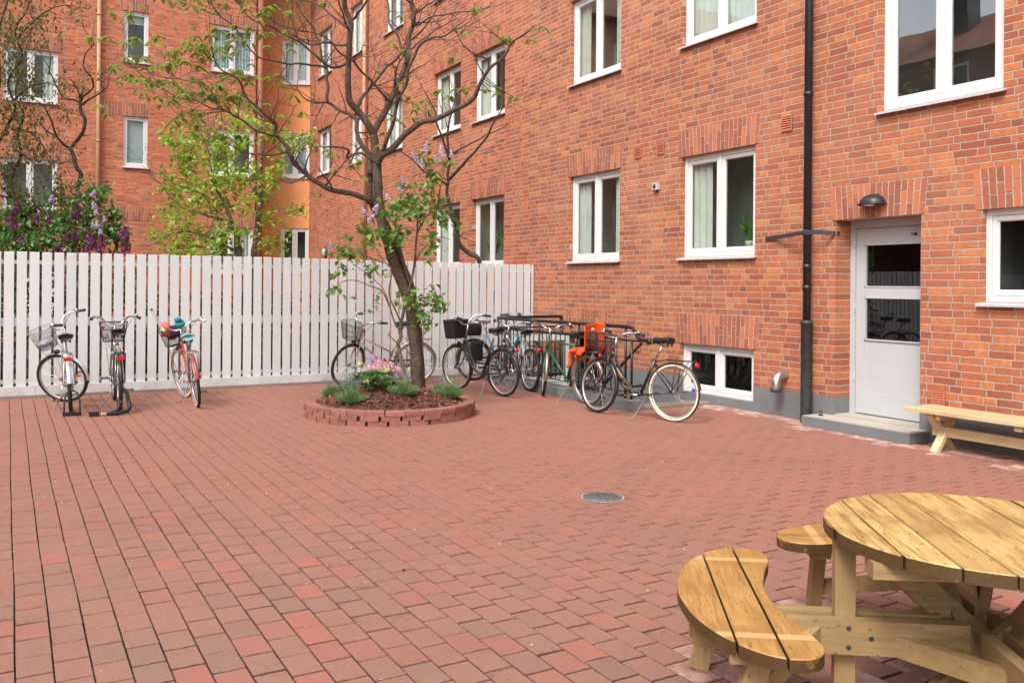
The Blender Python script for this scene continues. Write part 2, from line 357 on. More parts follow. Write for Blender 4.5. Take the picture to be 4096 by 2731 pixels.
def window(par, F, u0, u1, v0, v1, rec=.06, panes=2, curtain=None, sill=True, fw=.055, glass=None, seed=0, room=None):
    fr = MB(); D = -rec; T = .07
    fbox(fr, F, u0+.003, u0+fw, v0+.003, v1-.003, D-T, D); fbox(fr, F, u1-fw, u1-.003, v0+.003, v1-.003, D-T, D)
    fbox(fr, F, u0+fw, u1-fw, v0+.003, v0+fw, D-T, D-.001); fbox(fr, F, u0+fw, u1-fw, v1-fw, v1-.003, D-T, D-.001)
    cells = [(u0+fw, u1-fw)] if panes == 1 else [(u0+fw, (u0+u1)/2-.026), ((u0+u1)/2+.026, u1-fw)]
    if panes == 2: fbox(fr, F, (u0+u1)/2-.026, (u0+u1)/2+.026, v0+fw, v1-fw, D-T, D+.004)
    w = fr.build('window', M['white'], par)
    s = .045
    for i, (a, b) in enumerate(cells):
        sa = MB(); g = .004; a0, b0, c0, e0 = a+g, b-g, v0+fw+g, v1-fw-g; dz = D-.012
        fbox(sa, F, a0, a0+s, c0, e0, dz-.05, dz); fbox(sa, F, b0-s, b0, c0, e0, dz-.05, dz)
        fbox(sa, F, a0+s, b0-s, c0, c0+s, dz-.05, dz-.001); fbox(sa, F, a0+s, b0-s, e0-s, e0, dz-.05, dz-.001)
        # glazing bead
        fbox(sa, F, a0+s, a0+s+.012, c0+s, e0-s, dz-.028, dz-.012); fbox(sa, F, b0-s-.012, b0-s, c0+s, e0-s, dz-.028, dz-.012)
        fbox(sa, F, a0+s+.012, b0-s-.012, c0+s, c0+s+.012, dz-.028, dz-.013); fbox(sa, F, a0+s+.012, b0-s-.012, e0-s-.012, e0-s, dz-.028, dz-.013)
        sa.build('sash', M['white'], w)
        gm = MB(); fbox(gm, F, a0+s+.001, b0-s-.001, c0+s+.001, e0-s-.001, dz-.036, dz-.030); gm.out(); gm.build('pane', glass or M['glass'], w)
    if sill:
        sm = MB(); e = .035
        vs = [F.p(u, v, d) for u in (u0-e, u1+e) for (v, d) in ((v0+.006, D+.003), (v0-.03, .055), (v0-.048, .055), (v0-.012, D+.003))]
        # stays outside the wall: starts at its face
        vs = [F.p(u, v, d) for u in (u0-e, u1+e) for (v, d) in ((v0-.008, .004), (v0-.024, .06), (v0-.046, .06), (v0-.03, .004))]
        sm.add(vs, [(0, 1, 5, 4), (1, 2, 6, 5), (2, 3, 7, 6), (3, 0, 4, 7), (0, 1, 2, 3), (4, 5, 6, 7)])
        vs = [F.p(u, v, d) for u in (u0+.004, u1-.004) for (v, d) in ((v0+.002, D+.002), (v0-.006, .003), (v0-.02, .003), (v0-.006, D+.002))]
        sm.add(vs, [(0, 1, 5, 4), (1, 2, 6, 5), (2, 3, 7, 6), (3, 0, 4, 7), (0, 1, 2, 3), (4, 5, 6, 7)])
        sm.build('sill', M['tin'], w)
    ro = MB(); a, b, c, e = u0-.02, u1+.02, v0-.02, v1+.02; d0, d1 = D-T-.02, D-T-.8
    for q in (((a, c, d1), (b, c, d1), (b, e, d1), (a, e, d1)), ((a, c, d0), (a, e, d0), (a, e, d1), (a, c, d1)), ((b, c, d0), (b, e, d0), (b, e, d1), (b, c, d1)),
              ((a, c, d0), (b, c, d0), (b, c, d1), (a, c, d1)), ((a, e, d0), (b, e, d0), (b, e, d1), (a, e, d1))): ro.quad(*[F.p(*k) for k in q])
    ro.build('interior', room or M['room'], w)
    dc = D-T-.035
    if curtain:
        cm = MB(); W = u1-u0
        if curtain == 'sides':
            wavy(cm, F, u0+.05, u0+.05+W*.2, v0+.05, v1-.05, dc, seed=seed); cm.build('curtain', M['curtain'], w); cm = MB(); wavy(cm, F, u1-.05-W*.24, u1-.05, v0+.05, v1-.05, dc, seed=seed+1)
        elif curtain == 'far': wavy(cm, F, u0+.05, u0+.05+W*.3, v0+.05, v1-.05, dc, seed=seed)
        elif curtain == 'near': wavy(cm, F, u1-.05-W*.3, u1-.05, v0+.05, v1-.05, dc, seed=seed)
        elif curtain in ('full', 'blue'): wavy(cm, F, u0+.05, u1-.05, v0+.05, v1-.05, dc, .02, .09, seed=seed)
        elif curtain in ('blind', 'halfblind'):
            z = v1-.05; lo = v0+.05 if curtain == 'blind' else v0+(v1-v0)*.78
            while z > lo: cm.add([F.p(u0+.05, z, dc), F.p(u1-.05, z, dc), F.p(u1-.05, z-.022, dc+.012), F.p(u0+.05, z-.022, dc+.012)], [(0, 1, 2, 3)]); z -= .025
        cm.build('blind' if 'blind' in curtain else 'curtain', {'blind': M['blind'], 'halfblind': M['blind'], 'blue': M['bluecurtain']}.get(curtain, M['curtain']), w)
    return w
# ------------------------------------------------------------------ ground, paving
SW = (7.02, 8.36, 9.3, 12.66)    # opening of the basement stair
g = MB()
for (x0, x1, y0, y1) in ((-150, SW[0], -150, 150), (SW[1], 150, -150, 150), (SW[0], SW[1], -150, SW[2]), (SW[0], SW[1], SW[3], 150)):
    g.quad((x0, y0, -.03), (x1, y0, -.03), (x1, y1, -.03), (x0, y1, -.03))
tag(g.build('ground', simple('joint_sand', (.055, .04, .032), .95, var=.4, scale=30)), kind='structure')
BED = (4.14, 10.22); BR = 1.04; DRN = (3.92, 5.43)
def pave_mat():
    t = NT('red_paving_stone'); i = t.island(); n0 = t.noise(.55, 2, t.pos()); sp = t.node('ShaderNodeSeparateXYZ'); t.link(t.pos(), sp.inputs[0])
    c = t.ramp(i, [(0, (.20, .128, .098)), (.12, (.225, .130, .098)), (.3, (.255, .137, .103)), (.8, (.28, .134, .100)), (.93, (.32, .118, .088)), (1, (.38, .118, .086))])
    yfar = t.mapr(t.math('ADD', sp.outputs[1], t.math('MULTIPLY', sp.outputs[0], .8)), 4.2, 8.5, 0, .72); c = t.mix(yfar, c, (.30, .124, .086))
    n = t.noise(7, 5, t.pos(), .6); g_ = t.noise(170, 3, t.pos(), .75); sp2 = t.noise(420, 2, t.pos(), .6)
    c = t.mix(t.mapr(n, .3, .75, 0, .32), c, (.20, .098, .072)); c = t.mix(t.mapr(g_, .50, .68, 0, .55), c, (.52, .30, .24)); c = t.mix(t.mapr(g_, .30, .46, .65, 0), c, (.22, .085, .065))
    sp_ = t.noise(38, 2, t.pos(), .5); c = t.mix(t.mapr(sp_, .76, .78, 0, .7), c, (.75, .72, .68)); 
    at = t.node('ShaderNodeAttribute'); at.attribute_name = 'tone'
    m = t.math('MULTIPLY', at.outputs['Fac'], t.mapr(t.noise(7, 5, t.pos(), .7), .38, .62, .0, .95, True))
    c = t.mix(m, c, (.70, .47, .42)); c = t.mix(t.mapr(n0, .45, .7, 0, .18), c, (.33, .14, .105)); c = t.mix(t.mapr(t.noise(.9, 5, t.pos(), .65), .48, .7, 0, .38), c, (.21, .105, .08))
    wn_ = t.noise(25, 3, t.pos()); zj = t.math('ADD', sp.outputs[2], t.math('MULTIPLY', t.math('SUBTRACT', wn_, .5), .0045)); jc = t.mix(t.mapr(t.noise(1.7, 4, t.pos(), .7), .52, .66, 0, .7), (.045, .025, .018), (.05, .055, .02)); c = t.mix(t.mapr(zj, -.0038, -.0012, .92, 0), c, jc)
    t.col(c); t.b.inputs['Roughness'].default_value = .86; t.b.inputs['Specular IOR Level'].default_value = .3
    t.bump(t.math('ADD', g_, t.math('MULTIPLY', sp2, .5)), .55, .0035); return t.mat
M['pave'] = pave_mat()
pv = MB(); rn = random.Random(3); PX, PY = .14, .21; c0 = -6.0+.02; k = 0; x = c0
while x < 8.36:
    off = (.105 if k % 2 else 0)+rn.uniform(-.025, .025); y = -1.5+off
    while y < 13.82:
        cx, cyy = x+PX/2, y+PY/2
        # the joints wander a little
        wx = .003*math.sin(y*1.1+k*.06)+.0015*math.sin(y*3.1+k*.4)
        skip = math.hypot(cx-BED[0], cyy-BED[1]) < .9 or (cx > 6.95 and 9.15 < cyy < 12.85) or math.hypot(cx-DRN[0], cyy-DRN[1]) < .07 or (cx > 8.1 and 5.8 < cyy < 7.1)
        if not skip:
            g1 = rn.uniform(.0012, .0026); hz = rn.uniform(-.001, .001); ta, tb = rn.uniform(-.006, .006), rn.uniform(-.009, .009)
            x0, x1, y0, y1 = x+g1+wx, min(x+PX-g1+wx, 8.375), y+rn.uniform(.0028, .0078), y+PY-rn.uniform(.002, .0065)
            ch = .003; cy_ = .0085; Z = lambda X, Y: hz+(X-cx)*ta+(Y-cyy)*tb
            q = [(x0, y0), (x1, y0), (x1, y1), (x0, y1)]; qi = [(x0+ch, y0+cy_), (x1-ch, y0+cy_), (x1-ch, y1-ch), (x0+ch, y1-ch)]
            st = 0.0
            dw = 8.36-cx
            if cyy < 9.05:
                if dw < .17: st = .75
                elif dw < .33: st = .8 if rn.random() < .55 else .15
                elif dw < .5 and rn.random() < .16: st = .7
                if 5.6 < cyy < 7.3: st = max(st, (.85 if cx > 7.86 else (.8 if cx > 7.72 and rn.random() < .35 else 0)))
                if cyy < 5.6 and cx > 7.7: st = max(st, .8 if rn.random() < .6 else 0)
            for (sx, sy, sr) in ((2.6, 2.8, .16), (3.55, 3.02, .14), (3.5, 2.4, .25), (3.0, 2.35, .12)):
                if math.hypot(cx-sx, cyy-sy) < sr: st = max(st, .55)
            
            pv.add([(a, b, -.028) for a, b in q]+[(a, b, Z(a, b)-.0045) for a, b in q]+[(a, b, Z(a, b)) for a, b in qi],
                   [(8, 9, 10, 11)]+[(i, (i+1) % 4, 4+(i+1) % 4, 4+i) for i in range(4)]+[(4+i, 4+(i+1) % 4, 8+(i+1) % 4, 8+i) for i in range(4)], a=st)
        y += PY
    x += PX; k += 1
tag(pv.build('paving', M['pave']), kind='structure')
so = MB(); rn = random.Random(4)
n = 60
for i in range(-30, 46):
    for j in range(0, 28):
        x0, y0 = i*.5, 13.86+j*.6
        if x0 > 8.3: continue
        h = lambda a, b: -.01+.03*noise.noise(Vector((a, b, 0)))
        so.quad((x0, y0, h(x0, y0)), (x0+.5, y0, h(x0+.5, y0)), (x0+.5, y0+.6, h(x0+.5, y0+.6)), (x0, y0+.6, h(x0, y0+.6)))
tag(so.build('garden_soil', simple('garden_soil', (.05, .045, .028), .95, var=.5, scale=6, bump=1, bscale=30)), kind='structure')
# ------------------------------------------------------------------ near brick house (faces the yard, X = 8.36)
FA = Fr((8.36, 0, 0), (0, 1, 0), (-1, 0, 0))
Y1 = 13.985
near = thing('brick_house', 'red brick house front beside the yard with grey door, black downpipe and green-cream glazed windows'.replace('green-cream glazed', 'white'), 'house', (8.36, 7.0, 0))
NI = Matrix.Translation((-8.36, -7.0, 0))
def under(par, inv):  # shift newly built world-space parts under an empty
    for o in [c for c in par.children if not c.get('_s')]:
        o.matrix_parent_inverse = inv; o['_s'] = 1
winsA = [(8.285, 9.72, 2.02, 3.445), (11.18, 12.6, 2.02, 3.46), (11.18, 12.6, 5.03, 6.46), (8.285, 9.72, 5.03, 6.46), (5.03, 6.42, 3.555, 5.6),
         (3.8, 5.235, 1.475, 2.385), (8.29, 9.72, .115, .80), (2.3, 3.7, 5.03, 6.46)]
DOOR = (5.906, 7.007, .135, 2.385)
BSD = (11.56, 12.68, -1.5, .8)
holes = [(a, b, c, d, .10) for a, b, c, d in winsA]+[(*DOOR, .29), (*BSD, .3)]
wa = MB(); fsheet(wa, FA, -4, Y1, .33, 11.6, holes)
# sides, back and top of the body of the house
E1 = (8.36, -4); 
wa.quad((8.36, -4, -.02), (16, -4, -.02), (16, -4, 11.6), (8.36, -4, 11.6)); wa.quad((16, -4, -.02), (16, Y1, -.02), (16, Y1, 11.6), (16, -4, 11.6))
wa.build('wall', M['brickA'], near)
pl = MB(); fsheet(pl, FA, -4, Y1, -1.5, .33, [(*h[:4], h[4]) for h in holes], d=.004)
fsheet(pl, FA, -4, Y1, .33, .331, holes, d=.002)
pl.build('plinth', M['plinth'], near)
rf = MB(); rf.add([(8.0, -4.2, 11.6), (16.4, -4.2, 11.6), (16.4, 28, 11.6), (8.0, 28, 11.6), (12.2, -4.2, 14.2), (12.2, 28, 14.2)], [(0, 3, 5, 4), (1, 2, 5, 4), (0, 1, 4), (3, 2, 5), (0, 1, 2, 3)])
rf.build('roof', M['roofA'], near)
cur = ['near', 'sides', 'sides', 'full', None, 'far', None, 'sides']
for i, (a, b, c, d) in enumerate(winsA):
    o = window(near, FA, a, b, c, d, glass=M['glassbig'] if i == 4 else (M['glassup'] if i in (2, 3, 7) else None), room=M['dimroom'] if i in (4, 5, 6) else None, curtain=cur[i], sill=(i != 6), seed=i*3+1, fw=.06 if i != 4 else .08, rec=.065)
    if i == 6:
        tp = MB(); fbox(tp, FA, 9.45, 9.52, c+.012, c+.05, -.049, -.047); tp.build('blue_sticker', simple('blue_sticker', (.03, .12, .45), .4), o)
for (a, b, v, h) in ((8.23, 9.77, 3.447, .375), (11.12, 12.66, 3.462, .36), (5.86, 7.06, 2.387, .38), (3.7, 5.30, 2.387, .40), (8.23, 9.78, .802, .42), (11.5, 12.74, .80, .405), (8.23, 9.77, 6.462, .375), (11.12, 12.66, 6.462, .36)):
    lintel(near, FA, a, b, v, h, seed=int(a*10+v))
# door in its recess
dr = MB(); DD = -.25
a, b, c, d = DOOR; fbox(dr, FA, b-.07, b-.004, c, d-.004, DD-.09, DD); fbox(dr, FA, a+.004, a+.05, c, d-.004, DD-.09, DD); fbox(dr, FA, a+.05, b-.07, d-.09, d-.004, DD-.09, DD-.001)
dfr = dr.build('door_frame', M['door'], near)
l0, l1, lb, lt = a+.056, b-.076, c+.016, d-.096
dl = MB(); DL = DD-.018; st = .115
pn = [(lt-1.29, lt-.79), (lt-.68, lt-.18)]
fbox(dl, FA, l0, l0+st, lb, lt, DL-.05, DL); fbox(dl, FA, l1-st, l1, lb, lt, DL-.05, DL)
fbox(dl, FA, l0+st, l1-st, lb, lb+.24, DL-.05, DL); fbox(dl, FA, l0+st, l1-st, lt-.18, lt, DL-.05, DL)
fbox(dl, FA, l0+st, l1-st, lb+.8505, lt-1.29, DL-.05, DL-.0005); fbox(dl, FA, l0+st, l1-st, lt-.79, lt-.68, DL-.05, DL-.0005)
z = lb+.24
for i in range(6): fbox(dl, FA, l0+st, l1-st, z, z+.1018, DL-.035, DL-.010-(.0005 if i % 2 else 0)); z += .1018
for (p0, p1) in pn:
    for (q0, q1, r0, r1) in ((l0+st, l0+st+.016, p0, p1), (l1-st-.016, l1-st, p0, p1), (l0+st, l1-st, p0, p0+.016), (l0+st, l1-st, p1-.016, p1)):
        fbox(dl, FA, q0, q1, r0, r1, DL-.03, DL+.006)
door = dl.build('door', M['door'], near)
for (p0, p1) in pn:
    gm = MB(); fbox(gm, FA, l0+st+.01, l1-st-.01, p0+.01, p1-.01, DL-.03, DL-.022); gm.out(); gm.build('pane', M['doorglass'], door)
for zz in (lb+.35, lb+1.15, lb+1.9): hm = MB(); hm.tube([FA.p(l1+.012, zz, DL+.012), FA.p(l1+.012, zz+.11, DL+.012)], .008, 8); hm.build('hinge', M['door'], door)
ey = MB(); ey.lathe([(0, .03), (.014, .03), (.016, 0)], 12, FA.p(l0+.19, lt-.09, DL), (-1, 0, 0)); ey.tube([FA.p(l0+.19, lt-.09, DL+.02), FA.p(l0+.225, lt-.088, DL+.045)], .007, 6); ey.build('door_stop', M['castiron'], door)
ro = MB()
for q in (((l0, lb, DL-.9), (l1, lb, DL-.9), (l1, lt, DL-.9), (l0, lt, DL-.9)), ((l0, lb, DL-.06), (l0, lt, DL-.06), (l0, lt, DL-.9), (l0, lb, DL-.9)), ((l1, lb, DL-.06), (l1, lt, DL-.06), (l1, lt, DL-.9), (l1, lb, DL-.9)), ((l0, lt, DL-.06), (l1, lt, DL-.06), (l1, lt, DL-.9), (l0, lt, DL-.9))): ro.quad(*[FA.p(*k) for k in q])
ro.build('interior', M['room'], door)
# rendered side of the recess low down + basement door opening behind
bd = MB()
for q in (((11.5, -1.5, -1.2), (12.75, -1.5, -1.2), (12.75, .85, -1.2), (11.5, .85, -1.2)), ((11.5, -1.5, -.3), (11.5, .85, -.3), (11.5, .85, -1.2), (11.5, -1.5, -1.2)), ((12.75, -1.5, -.3), (12.75, .85, -.3), (12.75, .85, -1.2), (12.75, -1.5, -1.2)), ((11.5, .85, -.3), (12.75, .85, -.3), (12.75, .85, -1.2), (11.5, .85, -1.2))): bd.quad(*[FA.p(*k) for k in q])
bd.build('basement_room', M['hole'], near)
lf = MB(); FL = Fr((8.33, 12.55, 0), (-1, 0, 0), (0, -1, 0))
fbox(lf, FL, 0, .09, -1.4, .78, -.02, .02); fbox(lf, FL, .85, .94, -1.4, .78, -.02, .02); fbox(lf, FL, .09, .85, .68, .78, -.02, .019); fbox(lf, FL, .09, .85, -.02, .08, -.02, .019); fbox(lf, FL, .09, .85, -1.4, -.02, -.015, .012)
lo = lf.build('basement_door', M['white'], near); gm = MB(); fbox(gm, FL, .09, .85, .08, .68, -.004, .004); gm.out(); gm.build('pane', M['glass'], lo)
under(near, NI)
# ------------------------------------------------------------------ right wing behind the fence
wing = thing('brick_house', 'orange-red brick wing rising behind the fence with five columns of white windows', 'house', (8.36, 20, 0))
YE = 27.71
cols = [(14.953, 16.3), (16.879, 18.23), (20.08, 21.31), (22.81, 23.92), (25.54, 26.87)]
wi = [(a, b, z, z+1.39) for a, b in cols for z in (1.98, 4.975, 8.0) if not (z < 3 and a > 20)]
wb = MB(); dh = (25.0, 26.6, -.02, 2.1)
FB = Fr((8.385, 0, 0), (0, 1, 0), (-1, 0, 0))
fsheet(wb, FB, Y1, YE, -.02, 11.6, [(a, b, c, d, .14) for a, b, c, d in wi]+[(*dh, .3)])
wb.quad((8.36, Y1, -.02), (8.36, Y1, 11.6), (8.385, Y1, 11.6), (8.385, Y1, -.02)); wb.quad((8.385, YE, -.02), (16, YE, -.02), (16, YE, 11.6), (8.385, YE, 11.6)); wb.quad((16, Y1, -.02), (16, YE, -.02), (16, YE, 11.6), (16, Y1, 11.6))
wb.build('wall', M['brickB'], wing)
cb = [None, 'near', 'sides', 'near', 'sides', None, 'full', 'blind', 'sides', 'near', 'sides', 'blind', 'sides']
for i, (a, b, c, d) in enumerate(wi):
    window(wing, FB, a, b, c, d, curtain=cb[i % len(cb)], seed=i+40, rec=.09)
    lintel(wing, FB, a-.05, b+.05, d+.002, .36, seed=i+70)
lintel(wing, FB, 24.95, 26.65, 2.102, .36, seed=5)
dd = MB(); fbox(dd, FB, 25.02, 26.58, 0, 2.09, -.29, -.22); dd.build('door', M['hole'], wing)
under(wing, Matrix.Translation((-8.36, -20, 0)))
# ------------------------------------------------------------------ orange plastered stair bay
bay = thing('stair_tower', 'orange plastered bay between the two brick wings with paired white windows', 'stair tower', (7.9, 28, 0))
pA = Vector((7.02, 28.46, 0)); pB = Vector((8.385, 27.71, 0)); U = (pB-pA).normalized(); FC = Fr(pA, U, (U.y, -U.x, 0)); LC = (pB-pA).length
def uc(px_): 
    d = px(px_, 700); a = Vector((pA.x, pA.y)); t = (a.x*U.y-a.y*U.x)/(d.x*U.y-d.y*U.x); q = Vector((d.x*t, d.y*t))-a; return q.dot(Vector((U.x, U.y)))
ca, cb2 = uc(1124), min(uc(1236), LC-.02)
wc = [(ca, cb2, z, z+1.40) for z in (1.97, 5.0, 8.0)]
wm = MB(); fsheet(wm, FC, 0, LC, -.02, 11.6, [(*q, .12) for q in wc]); wm.build('wall', M['plaster'], bay)
rt_ = MB(); cD = Vector((6.47, 26.93, 0)); FR_ = Fr(cD, pA-cD, (1, -.4, 0)); 
for (a, b) in ((0, (pA-cD).length),): rt_.quad(FR_.p(a, -.02, 0), FR_.p(b, -.02, 0), FR_.p(b, 11.6, 0), FR_.p(a, 11.6, 0))
rt_.build('brick_return', M['brickB'], bay)
for i, (a, b, c, d) in enumerate(wc): window(bay, FC, a, b, c, d, curtain=[None, 'blind', 'full'][i], seed=i+90, rec=.04)
under(bay, Matrix.Translation((-7.9, -28, 0)))
# ------------------------------------------------------------------ left brick wing
lw = thing('brick_house', 'long left brick house of flat bricks with narrow single windows and a tan downpipe', 'house', (3, 26.93, 0))
FD = Fr((0, 26.93, 0), (1, 0, 0), (0, -1, 0))
wd = []
for z in (.6, 3.5, 6.44, 9.4):
    wd.append((-.135, 1.165, z, z+1.385, 2)); 
    if z != 3.5 or True: wd.append((-4.2, -2.9, z, z+1.385, 2))
for z in (1.87, 4.865, 7.83): wd.append((2.80, 3.45, z, z+1.42, 1)) if z > 3 else None
for z in (1.9, 4.80, 7.87): wd.append((5.16, 6.43, z, z+1.36, 2))
wl_ = MB(); fsheet(wl_, FD, -12, 6.47, -.02, 11.6, [(*q[:4], .11) for q in wd])
wl_.build('wall', M['brickD'], lw)
rf = MB(); rf.add([(-12, 26.5, 11.6), (8.4, 26.5, 11.6), (8.4, 34, 11.6), (-12, 34, 11.6), (-12, 30, 14), (8.4, 30, 14)], [(0, 1, 5, 4), (3, 2, 5, 4), (0, 3, 4), (1, 2, 5), (0, 1, 2, 3)]); rf.build('roof', M['roofA'], lw)
cd = {0: 'sides', 1: None}
for i, (a, b, c, d, n) in enumerate(wd):
    kind = 'blind' if (n == 1 and c < 6) else ('halfblind' if n == 1 else ('blue' if (a > 5 and c > 7) else ('sides' if i % 3 == 1 else None)))
    window(lw, FD, a, b, c, d, panes=n, curtain=kind, seed=i+120, rec=.05)
    lintel(lw, FD, a-.08, b+.08, d+.002, .385, seed=i+200)
lintel(lw, FD, 2.1, 2.72, 6.287, .385, seed=301); lintel(lw, FD, 2.2, 3.5, 3.35, .385, seed=302)
under(lw, Matrix.Translation((-3, -26.93, 0)))
# house across the yard, seen mirrored in the panes
opp = thing('brick_house', 'brick house with tiled roof and dark chimneys mirrored in the tall upper window', 'house', (-11, 14, 0))
FO = Fr((-11, 0, 0), (0, 1, 0), (1, 0, 0)); wo = [(y, y+1.3, z, z+1.35) for y in (2, 6, 10, 14, 18, 22) for z in (2, 5, 7.9)]
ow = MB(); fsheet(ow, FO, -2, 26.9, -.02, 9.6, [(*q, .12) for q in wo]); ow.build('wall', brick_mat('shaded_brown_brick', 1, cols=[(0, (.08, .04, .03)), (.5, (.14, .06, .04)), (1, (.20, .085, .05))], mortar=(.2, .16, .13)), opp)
gw = MB(); ff = MB()
for (a, b, c, d) in wo:
    fbox(gw, FO, a, b, c, d, -.1, -.08); fbox(ff, FO, a, a+.08, c, d, -.08, -.03); fbox(ff, FO, b-.08, b, c, d, -.08, -.03); fbox(ff, FO, (a+b)/2-.05, (a+b)/2+.05, c, d, -.08, -.031); fbox(ff, FO, a, b, c, c+.08, -.08, -.029); fbox(ff, FO, a, b, d-.08, d, -.08, -.029)
gw.build('window_glazing', simple('dark_glazing', (.03, .035, .04), .08), opp); ff.build('window_frames', M['white'], opp)
rr = MB(); rr.add([(-10.6, -2.3, 9.55), (-10.6, 27, 9.55), (-14, 27, 11.6), (-14, -2.3, 11.6), (-18, -2.3, 9.55), (-18, 27, 9.55)], [(0, 1, 2, 3), (3, 2, 5, 4), (0, 3, 4), (1, 2, 5), (0, 1, 5, 4)]); rr.build('roof', M['roofA'], opp)
for yy in (13.2, 19.6):
    cm = MB(); cm.box((-12.9, yy, 11.5), (.8, 1.1, 1.5)); cm.build('chimney', M['darkroof'], opp)
under(opp, Matrix.Translation((11, -14, 0)))
# ------------------------------------------------------------------ fittings on the walls
def pipe(name, label, pts, r, mat, joints, bracket=None, low=None):
    t = thing(name, label, 'downpipe', pts[0]); inv = Matrix.Translation(-Vector(pts[0]))
    m = MB(); m.tube(pts, r, 16); m.build('pipe', mat, t)
    for (x, y, z) in joints: j = MB(); j.lathe([(r+.001, -.03), (r+.006, -.03), (r+.006, .03), (r+.001, .03)], 16, (x, y, z)); j.build('pipe_collar', mat, t)
    if low:
        l = MB(); (x, y, z0, z1, rr_) = low; l.lathe([(rr_, z0), (rr_, z1-.05), (rr_+.008, z1-.045), (rr_+.008, z1), (r, z1+.004)], 20, (x, y, 0)); l.build('cast_iron_foot', M['castiron'], t)
    if bracket:
        for nm, mb_ in bracket: mb_.build(nm, M['castiron'], t)
    for o in t.children: o.matrix_parent_inverse = inv
    return t
PXX, PYY = 8.25, 7.33
bk = MB()
pts = [(8.35, 8.09, 2.215), (8.335, 7.95, 2.222), (8.20, 7.40, 2.245), (8.185, 7.33, 2.25), (8.20, 7.26, 2.25), (8.24, 7.1, 2.245), (8.34, 7.02, 2.235), (8.42, 7.0, 2.235)]
for a, b in zip(pts, pts[1:]): bk.bar(a, b, .008, .05)
for yy in (8.06, 7.99, 7.92): bk.lathe([(0, .012), (.010, .01), (.012, 0)], 8, (8.35-.012*(8.06-yy)/.14, yy, 2.217), (-1, 0, 0))
cl = MB(); cl.lathe([(.05, -.035), (.058, -.035), (.058, .035), (.05, .035)], 18, (PXX, PYY, 2.25))
pipe('drainpipe', 'black round drainpipe on cast iron foot left of the grey door', [(PXX, PYY, .03), (PXX, PYY, 11.4)], .047, M['blackmetal'], [(PXX, PYY, 1.60), (PXX, PYY, 1.85), (PXX, PYY, 3.9), (PXX, PYY, 5.4)], [('wall_bracket', bk), ('clamp', cl)], (PXX, PYY, 0, 1.21, .066))
pipe('drainpipe', 'tan drainpipe running down the left brick house beside the narrow windows', [(2.16, 26.85, 0), (2.16, 26.85, 11.4)], .055, M['tanpipe'], [(2.16, 26.85, z) for z in (3.2, 5.5, 7.2, 9)])
pipe('drainpipe', 'tan drainpipe on the orange-red wing behind the tree trunk', [(8.27, 22.45, 0), (8.27, 22.45, 11.4)], .055, M['tanpipe'], [(8.27, 22.45, z) for z in (3.5, 5.5, 8)])
pipe('drainpipe', 'brown drainpipe at the edge of the orange plaster beside the brick corner', [(6.62, 26.99, 0), (6.62, 26.99, 11.4)], .09, simple('brown_pipe', (.30, .11, .06), .6), [])
def vent(label, u, v, w_, h_, n=6):
    t = thing('wall_vent', label, 'vent', FA.p(u, v, 0)); inv = Matrix.Translation(-FA.p(u, v, 0))
    m = MB(); fbox(m, FA, u-w_/2, u+w_/2, v-h_/2, v+h_/2, .001, .006)
    bo = m.build('backing', M['hole'], t); f_ = MB(); b_ = .012
    fbox(f_, FA, u-w_/2, u-w_/2+b_, v-h_/2, v+h_/2, .006, .018); fbox(f_, FA, u+w_/2-b_, u+w_/2, v-h_/2, v+h_/2, .006, .018); fbox(f_, FA, u-w_/2+b_, u+w_/2-b_, v-h_/2, v-h_/2+b_, .006, .018); fbox(f_, FA, u-w_/2+b_, u+w_/2-b_, v+h_/2-b_, v+h_/2, .006, .018)
    for i in range(n):
        z = v-h_/2+b_+(h_-2*b_)*(i+.5)/n; s = (h_-2*b_)/n*.36
        f_.add([FA.p(u-w_/2+b_, z+s, .008), FA.p(u+w_/2-b_, z+s, .008), FA.p(u+w_/2-b_, z-s, .020), FA.p(u-w_/2+b_, z-s, .020)], [(0, 1, 2, 3)])
    f_.build('grille', M['terracotta'], t)
    for o in t.children: o.matrix_parent_inverse = inv
vent('small terracotta vent grille, left one of the close pair between the lower windows', 10.72, 3.64, .17, .17)
vent('small terracotta vent grille, right one of the close pair between the lower windows', 10.18, 3.635, .17, .17)
vent('terracotta vent grille high on the wall just left of the black drainpipe', 7.755, 3.625, .17, .19)
vent('terracotta vent grille low on the wall above the bench by the door', 5.69, .475, .15, .17)
vent('terracotta vent grille low on the wall behind the black railing', 10.70, .69, .16, .16)
# sensor box
t = thing('light_sensor', 'small grey sensor box on the brick between the two lower windows', 'sensor', FA.p(10.255, 3.08, 0)); inv = Matrix.Translation(-FA.p(10.255, 3.08, 0))
m = MB(); fbox(m, FA, 10.20, 10.31, 3.03, 3.13, .002, .06); m.build('housing', simple('grey_plastic', (.5, .5, .5), .5), t)
m = MB(); m.lathe([(0, .012), (.028, .012), (.034, 0)], 14, FA.p(10.255, 3.08, .06), (-1, 0, 0)); m.build('lens', M['castiron'], t)
m = MB(); m.tube([FA.p(10.23, 3.03, .03), FA.p(10.235, 2.99, .03)], .01, 8); m.build('cable_gland', M['castiron'], t)
for o in t.children: o.matrix_parent_inverse = inv
